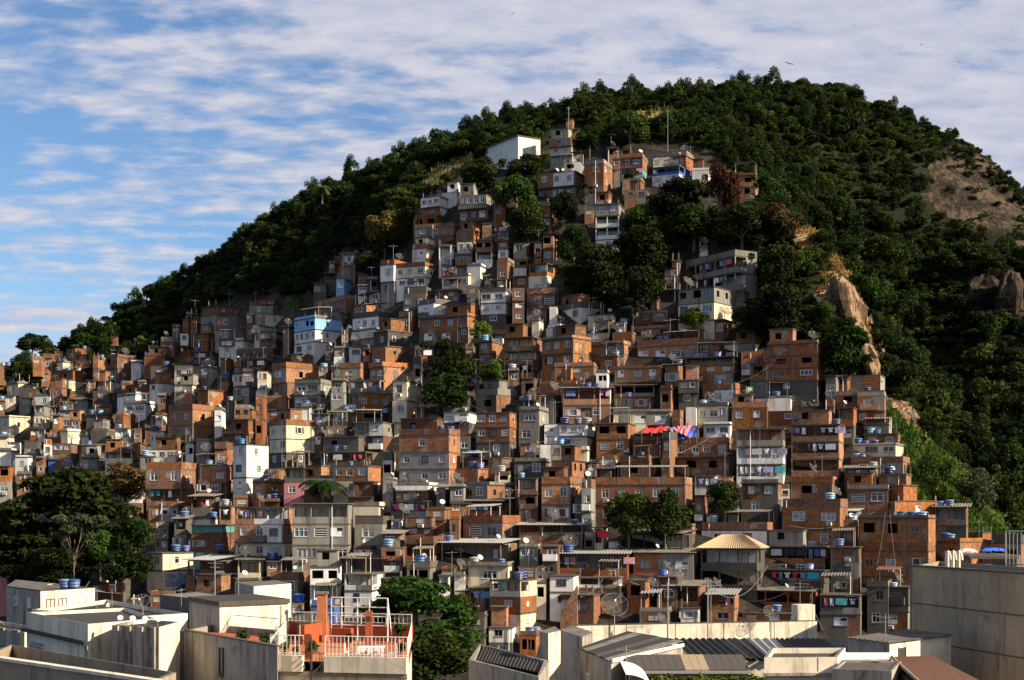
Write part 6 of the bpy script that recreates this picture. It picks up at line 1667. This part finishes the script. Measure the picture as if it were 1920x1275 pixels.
def odds():
    # tarpaulins
    H = next(h for h in HOUSES if h['cx'] > 1195 and h['cx'] < 1235 and abs(h['yt']-820) < 8); Y = H['Y']
    def tarp(name, lab, c0, nx, ny, mat, dY=(0, 1.5)):
        m = MB(); (x0, y0), (x1, y1), (x2, y2), (x3, y3) = c0; V = {}
        for i in range(nx+1):
            for j in range(ny+1):
                s, t = i/nx, j/ny; px = (x0*(1-s)+x1*s)*(1-t)+(x3*(1-s)+x2*s)*t; py = (y0*(1-s)+y1*s)*(1-t)+(y3*(1-s)+y2*s)*t
                py += 2.2*math.sin(s*9)*math.sin(t*3.1)+1.2*math.sin(s*23+t*4); V[i, j] = tuple(P(px, py, Y+dY[1]*(1-t)-1.5*t+.25*math.sin(s*17)))
        for i in range(nx):
            for j in range(ny): m.face([V[i, j], V[i+1, j], V[i+1, j+1], V[i, j+1]], mat)
        r = thing(name, lab, 'tarpaulin'); m.build('sheet', r); pm = MB()
        for k in (0, nx//2, nx): p = Vector(V[k, ny]); pm.tube(p, p-Vector((0, 0, 1.6)), .04, None, 'wood', 5)
        pm.build('pole', r)
    tarp('tarpaulin', 'sagging bright red tarpaulin stretched over a brick terrace', [(1216, 797), (1262, 801), (1262, 812), (1203, 811)], 18, 6, 'red_tarp')
    tarp('tarpaulin', 'faded red and white tarpaulin end hanging by the blue sheet', [(1262, 800), (1303, 797), (1294, 820), (1266, 808)], 10, 6, 'pink_cloth')
    tarp('tarpaulin', 'blue tarpaulin sheet hanging under the faded red one', [(1266, 806), (1310, 801), (1306, 817), (1266, 826)], 10, 6, 'blue_tarp')
    def patch(x, y, w, h, mat, name, lab, cat, Y):
        rs = np.random.RandomState(int(x)); m = MB(); s = Y/F; p = P(x, y, Y); n = 10; V = {}
        for i in range(n+1):
            for j in range(n+1):
                a, b = i/n*2-1, j/n*2-1; r2 = max(0, 1-a*a*0.9)*max(0, 1-b*b*.9); V[i, j] = (p.x+a*w*s/2, p.y+b*w*s*.35, p.z-h*s*.5+h*s*(r2**.22)*(.8+.2*rs.rand()))
        for i in range(n):
            for j in range(n): m.face([V[i, j], V[i+1, j], V[i+1, j+1], V[i, j+1]], mat)
        tag(m.build(name), lab, cat)
    patch(1862, 1033, 44, 14, 'blue_tarp', 'tarpaulin', 'blue tarpaulin over a heap above the big blank wall', 'tarpaulin', 150)
    patch(1815, 1034, 30, 13, 'white_sheet', 'sack_heap', 'heap of white sacks beside the blue tarpaulin heap', 'sacks', 150)
    m = MB()
    for x in (1795, 1885): q = G2(x, 152); m.box(q[0]-.2, q[0]+.2, q[1]-4, q[1]+4, GB, ZY(1040, 150), 'city_grey')
    q = G2(1795, 150); q2 = G2(1885, 150); m.box(q[0], q2[0], 146, 156, ZY(1040, 150)-.3, ZY(1040, 150), 'slab_edge'); tag(m.build('roof_deck'), 'concrete deck on two walls carrying the blue heap and sacks', 'deck')
    # national flag on a short pole
    Y = (ray(1402, 760) or 220)-1; p = P(1399, 752, Y); t = thing('flag', 'small green flag with yellow diamond and blue disc on a rooftop pole', 'flag', p); m = MB(); m.tube((0, 0, -1), (0, 0, 2.2), .03, None, 'grey_metal', 5); m.build('pole', t)
    m = MB(); m.box(.03, 1.0, -.01, .01, 1.4, 2.1, 'green_flag'); m.face([(.12, -.02, 1.75), (.51, -.02, 1.46), (.91, -.02, 1.75), (.51, -.02, 2.04)], 'yellow_cloth'); m.face([(.51+.15*math.cos(a), -.028, 1.75+.15*math.sin(a)) for a in np.arange(12)*math.pi/6], 'blue_cloth'); m.build('cloth', t)
    # poles, masts
    for x, y0, y1, Y, r, nm, lab, cat in ((1066, 200, 262, None, .06, 'radio_mast', 'white radio mast above the highest brick room', 'mast'), (1252, 205, 275, None, .05, 'radio_mast', 'thin pale mast rising behind the hilltop brick houses', 'mast'), (1043, 448, 480, None, .09, 'utility_pole', 'wooden utility pole beside the wooded slope', 'pole'),
        (1252, 1092, 1176, 108, .06, 'utility_pole', 'white slender pole behind the long cream wall near the big wire dish', 'pole'), (1327, 1085, 1196, 107, .05, 'utility_pole', 'grey slender pole crossing the long cream wall', 'pole'), (1660, 1150, 1236, 86, .03, 'utility_pole', 'rusty thin pole in front of the cream rooftop room', 'pole'), (1174, 1210, 1285, 74, .03, 'utility_pole', 'thin dark pole in front of the patched felt roof', 'pole'), (1110, 1175, 1230, 92, .03, 'utility_pole', 'short dark pole by the stained concrete wall', 'pole'), (403, 1050, 1134, 104, .04, 'utility_pole', 'thin white pole above the cream rooftop tower', 'pole'), (447, 1070, 1132, 104, .03, 'utility_pole', 'rusty rod on the cream rooftop tower', 'pole'),
        (94, 838, 880, None, .06, 'utility_pole', 'pale concrete pole among the western cement houses', 'pole'), (829, 1000, 1040, None, .06, 'utility_pole', 'street pole in front of the unfinished brick frames', 'pole'), (432, 985, 1030, None, .06, 'utility_pole', 'wired street pole above the red awning house', 'pole')):
        Y = Y or (ray(x, y1) or 250); a, b = P(x, y1, Y), P(x, y0, Y); t = thing(nm, lab, cat, a); m = MB(); m.tube((0, 0, -1.5), (0, 0, b.z-a.z), r*1.2, r*.8, 'grey_metal' if 'wooden' not in lab else 'pale_wood', 6); m.build('shaft', t)
        m = MB(); h = b.z-a.z; m.tube((-.5, 0, h-.2), (.5, 0, h-.25), r*.5, None, 'grey_metal', 4); m.tube((-.35, 0, h-.5), (.35, 0, h-.5), r*.5, None, 'grey_metal', 4); m.build('crossbar', t)
    # big wire dishes above the long wall
    for x, y, Y, s, lab in ((1152, 1176, 106, 1.75, 'huge open wire-mesh dish standing behind the long cream wall'), (1238, 1177, 112, .8, 'pair of dark tilted dishes, the larger by the white pole'), (1443, 1174, 112, 1.1, 'wire-mesh dish behind the middle of the long cream wall'), (1224, 1110, 165, 1.2, 'wire-mesh dish on a mast below the long-roof brick houses'), (1277, 1100, 150, 1.1, 'pale mesh dish on a tall pole uphill of the cream wall'), (1328, 1112, 150, 1.1, 'mesh dish beside the dark veranda house')):
        put(DISHES[0], P(x, y, Y), RW.uniform(-.5, .5), s*.66, lab, 'satellite dish', None)
    for x, y, Y, lab in ((1523, 1165, 112, 'branching antenna on the end pier of the cream wall'), (1333, 1160, 108, 'cross-armed antenna on the cream wall'), (1500, 1150, 118, 'branching antenna above the cream wall end')):
        put(ANT, P(x, y, Y), RW.uniform(0, 3), .8, lab, 'antenna', None)
    # rubble heap and fallen sheets on the spur
    for poly, nm, lab, n in (([(1488, 456), (1500, 440), (1516, 445), (1526, 458)], 'rubble', 'pale rubble dumped on the crest of the spur', 160), ([(1525, 560), (1560, 545), (1585, 600), (1550, 615)], 'rubble', 'scattered rubbish and stones on the bare earth of the spur', 130), ([(1664, 752), (1700, 760), (1725, 790), (1690, 790)], 'rubble', 'broken planks and litter below the rock spur', 120)):
        rs = np.random.RandomState(n); m = MB(); xs = [q[0] for q in poly]; ys = [q[1] for q in poly]; k = 0
        while k < n:
            px, py = rs.uniform(min(xs), max(xs)), rs.uniform(min(ys), max(ys))
            if not inpoly(np.array([px]), np.array([py]), poly)[0]: continue
            Y = ray(px, py) or 240; p = P(px, py, Y); s = .12+.3*rs.rand(); q = [Vector((sx*s*(.6+.8*rs.rand()), sy*s*(.6+.8*rs.rand()), sz*s*.6*(.5+rs.rand())))+p+Vector((0, -.6, .3)) for sz in (-1, 1) for sx, sy in ((-1, -1), (1, -1), (1, 1), (-1, 1))]
            m.hexa(q, ['concrete', 'pale_bark', 'concrete', 'terracotta_brick', 'pale_wood'][rs.randint(5)]); k += 1
        tag(m.build(nm), lab, 'rubble', kind='stuff')
    # rock fins of the spur
    for i, (x, y, w, h, lab) in enumerate(((1588, 582, 64, 112, 'tall bare rock face on the spur below the dry grass'), (1614, 640, 38, 84, 'narrow upright boulder on the spur edge'), (1634, 686, 28, 90, 'lowest slender rock fin of the spur'), (1612, 612, 16, 36, 'small knob of rock on the spur'), (1845, 555, 60, 70, 'grey rock slab showing through the eastern flank'), (1898, 560, 50, 90, 'broken pale rock at the eastern frame edge'))):
        Y = ray(x, y+h*.3) or 250; s = Y/F; p = P(x, y, Y+.6); rs = np.random.RandomState(40+i); m = MB(); nu, nv = 16, 12; V = {}
        for a in range(nu):
            for b in range(nv+1):
                t = 2*math.pi*a/nu; v = math.pi*b/nv; n_ = 1+.22*math.sin(3*t+i)+.16*math.sin(5*v+2*t+i)+.12*rs.randn(); V[a, b] = (p.x+.5*w*s*n_*math.sin(v)*math.cos(t)+(h*s*.15*math.cos(v) if i < 4 else 0)*-1, p.y+.45*w*s*n_*math.sin(v)*math.sin(t), p.z+.55*h*s*math.cos(v)*(1+.08*rs.randn()))
        for a in range(nu):
            for b in range(nv): m.face([V[a, b], V[(a+1) % nu, b], V[(a+1) % nu, b+1], V[a, b+1]], 'tan_rock' if i < 4 else 'rock')
        tag(m.build('boulder', None, True), lab, 'rock')
    # soaring birds
    for x, y, s, lab in ((1480, 120, .8, 'dark soaring bird just above the tree line'), (1727, 84, .5, 'soaring bird alone among the eastern clouds'), (1798, 118, .4, 'tiny soaring bird lowest among the eastern clouds'), (962, 26, .5, 'soaring bird at the top middle of the sky'), (1603, 47, .35, 'tiny soaring bird highest in the eastern clouds'), (1347, 128, .35, 'faint tiny bird above the crest')):
        m = MB(); p = P(x, y, 330); a = RW.uniform(-.5, .5); R_ = lambda u, v, w: (p.x+s*(u*math.cos(a)-w*math.sin(a)*.6), p.y+s*v, p.z+s*(w+u*math.sin(a)))
        m.hexa([R_(-.12, -.5, -.1), R_(.12, -.5, -.1), R_(.05, .6, -.03), R_(-.05, .6, -.03), R_(-.1, -.5, .08), R_(.1, -.5, .08), R_(.04, .6, .03), R_(-.04, .6, .03)], 'black_mould')
        for sg in (-1, 1):
            m.hexa([R_(0, -.3, 0), R_(sg*.7, -.35, .22), R_(sg*.7, .1, .22), R_(0, .25, 0), R_(0, -.3, .04), R_(sg*.7, -.35, .26), R_(sg*.7, .1, .26), R_(0, .25, .04)], 'black_mould'); m.hexa([R_(sg*.7, -.35, .22), R_(sg*1.35, -.05, .1), R_(sg*1.3, .12, .1), R_(sg*.7, .1, .22), R_(sg*.7, -.35, .26), R_(sg*1.35, -.05, .13), R_(sg*1.3, .12, .13), R_(sg*.7, .1, .26)], 'black_mould')
        tag(m.build('bird'), lab, 'bird')
    # mural on the cream house
    H = next(h for h in HOUSES if h['label'] and 'mural' in h['label']); m = MB(); hh = H['top']; m.box(.004, .03, .4, H['d']-.3, 2.7, 2.4+(hh-2.4)*.42, 'mural_paint'); m.build('mural', H['root'])
    # outside stair along the front of the white house
    H = next(h for h in HOUSES if h['label'] and 'outside stair' in h['label']); m = MB(); W = H['W']; z0 = 2.4-1.6; z1 = 2.4+(H['top']-2.4)*.5; x0, x1 = -W*.5, 0.6; n = 14
    for i in range(n): a, b = x0+(x1-x0)*i/n, x0+(x1-x0)*(i+1)/n; m.box(a, b, -1.0, -.02, z0-2, z0+(z1-z0)*(i+1)/n, 'concrete'); m.box(a, b, -1.14, -1.003, z0-2, z0+(z1-z0)*(i+1)/n+.85, 'brick')
    m.build('stair', H['root'])
    # sagging cables
    pts = [((168, 1090, 180), (12, 1108, 150)), ((560, 1130, 190), (440, 1030, 195)), ((350, 1110, 190), (160, 1128, 130)), ((1660, 1170, 130), (1520, 1128, 170)), ((1400, 1070, 190), (1180, 1090, 180)), ((1640, 960, 190), (1480, 985, 190)), ((1480, 880, 200), (1570, 870, 198)), ((1150, 735, 228), (1000, 752, 224)), ((1250, 690, 232), (1310, 660, 236)), ((560, 960, 198), (620, 1000, 192)), ((1660, 960, 184), (1644, 1060, 184)), ((1668, 955, 184), (1680, 1060, 184)), ((1320, 1090, 160), (1440, 1060, 185))]
    for i, (a, b) in enumerate(pts):
        a, b = P(*a), P(*b); L = (b-a).length; m = MB(); m.path([a.lerp(b, k/12)-Vector((0, 0, L*.10*4*(k/12)*(1-k/12))) for k in range(13)], .022, 'grey_metal', 4)
        tag(m.build('cable'), ['long cable from the low grey house to the white low house', 'cable drooping beside the slim white house', 'cable over the big tree foot to the low hall', 'power cable crossing the shade below the massive brick house', 'cable below the hip roof towards the long-roof house', 'cable across the fronts near the massive brick house', 'cable at the corner of the stacked verandas', 'cable over the laundry veranda house', 'cable rising to the wire-dish ridge house', 'cable from the rough grey block', 'western guy rope down the massive brick house', 'eastern guy rope down the massive brick house', 'cable from the veranda house toward the hip roof'][i], 'cable', 'overhead cables')
simple('green_flag', (0.01, 0.22, 0.05), .8)
def muralm(nt, N, L):
    tc = N('ShaderNodeTexCoord'); v = N('ShaderNodeTexVoronoi'); v.inputs['Scale'].default_value = 1.1; L(tc.outputs['Object'], v.inputs['Vector'])
    c1 = _ramp(N, L, v.outputs['Distance'], [(0.18, (0.55, 0.32, 0.05)), (0.3, (0.5, 0.1, 0.06)), (0.38, (0.03, 0.16, 0.36)), (0.8, (0.04, 0.25, 0.42))]); n = _noise(N, L, tc.outputs['Object'], 3, 4, .6)
    _out(nt, N, L, _mix(N, L, _ramp(N, L, n, [(.5, (0, 0, 0)), (.56, (.8, .8, .8))]), c1, (0.35, 0.38, 0.42)), .85, .2)
pmat('mural_paint', muralm)
odds()
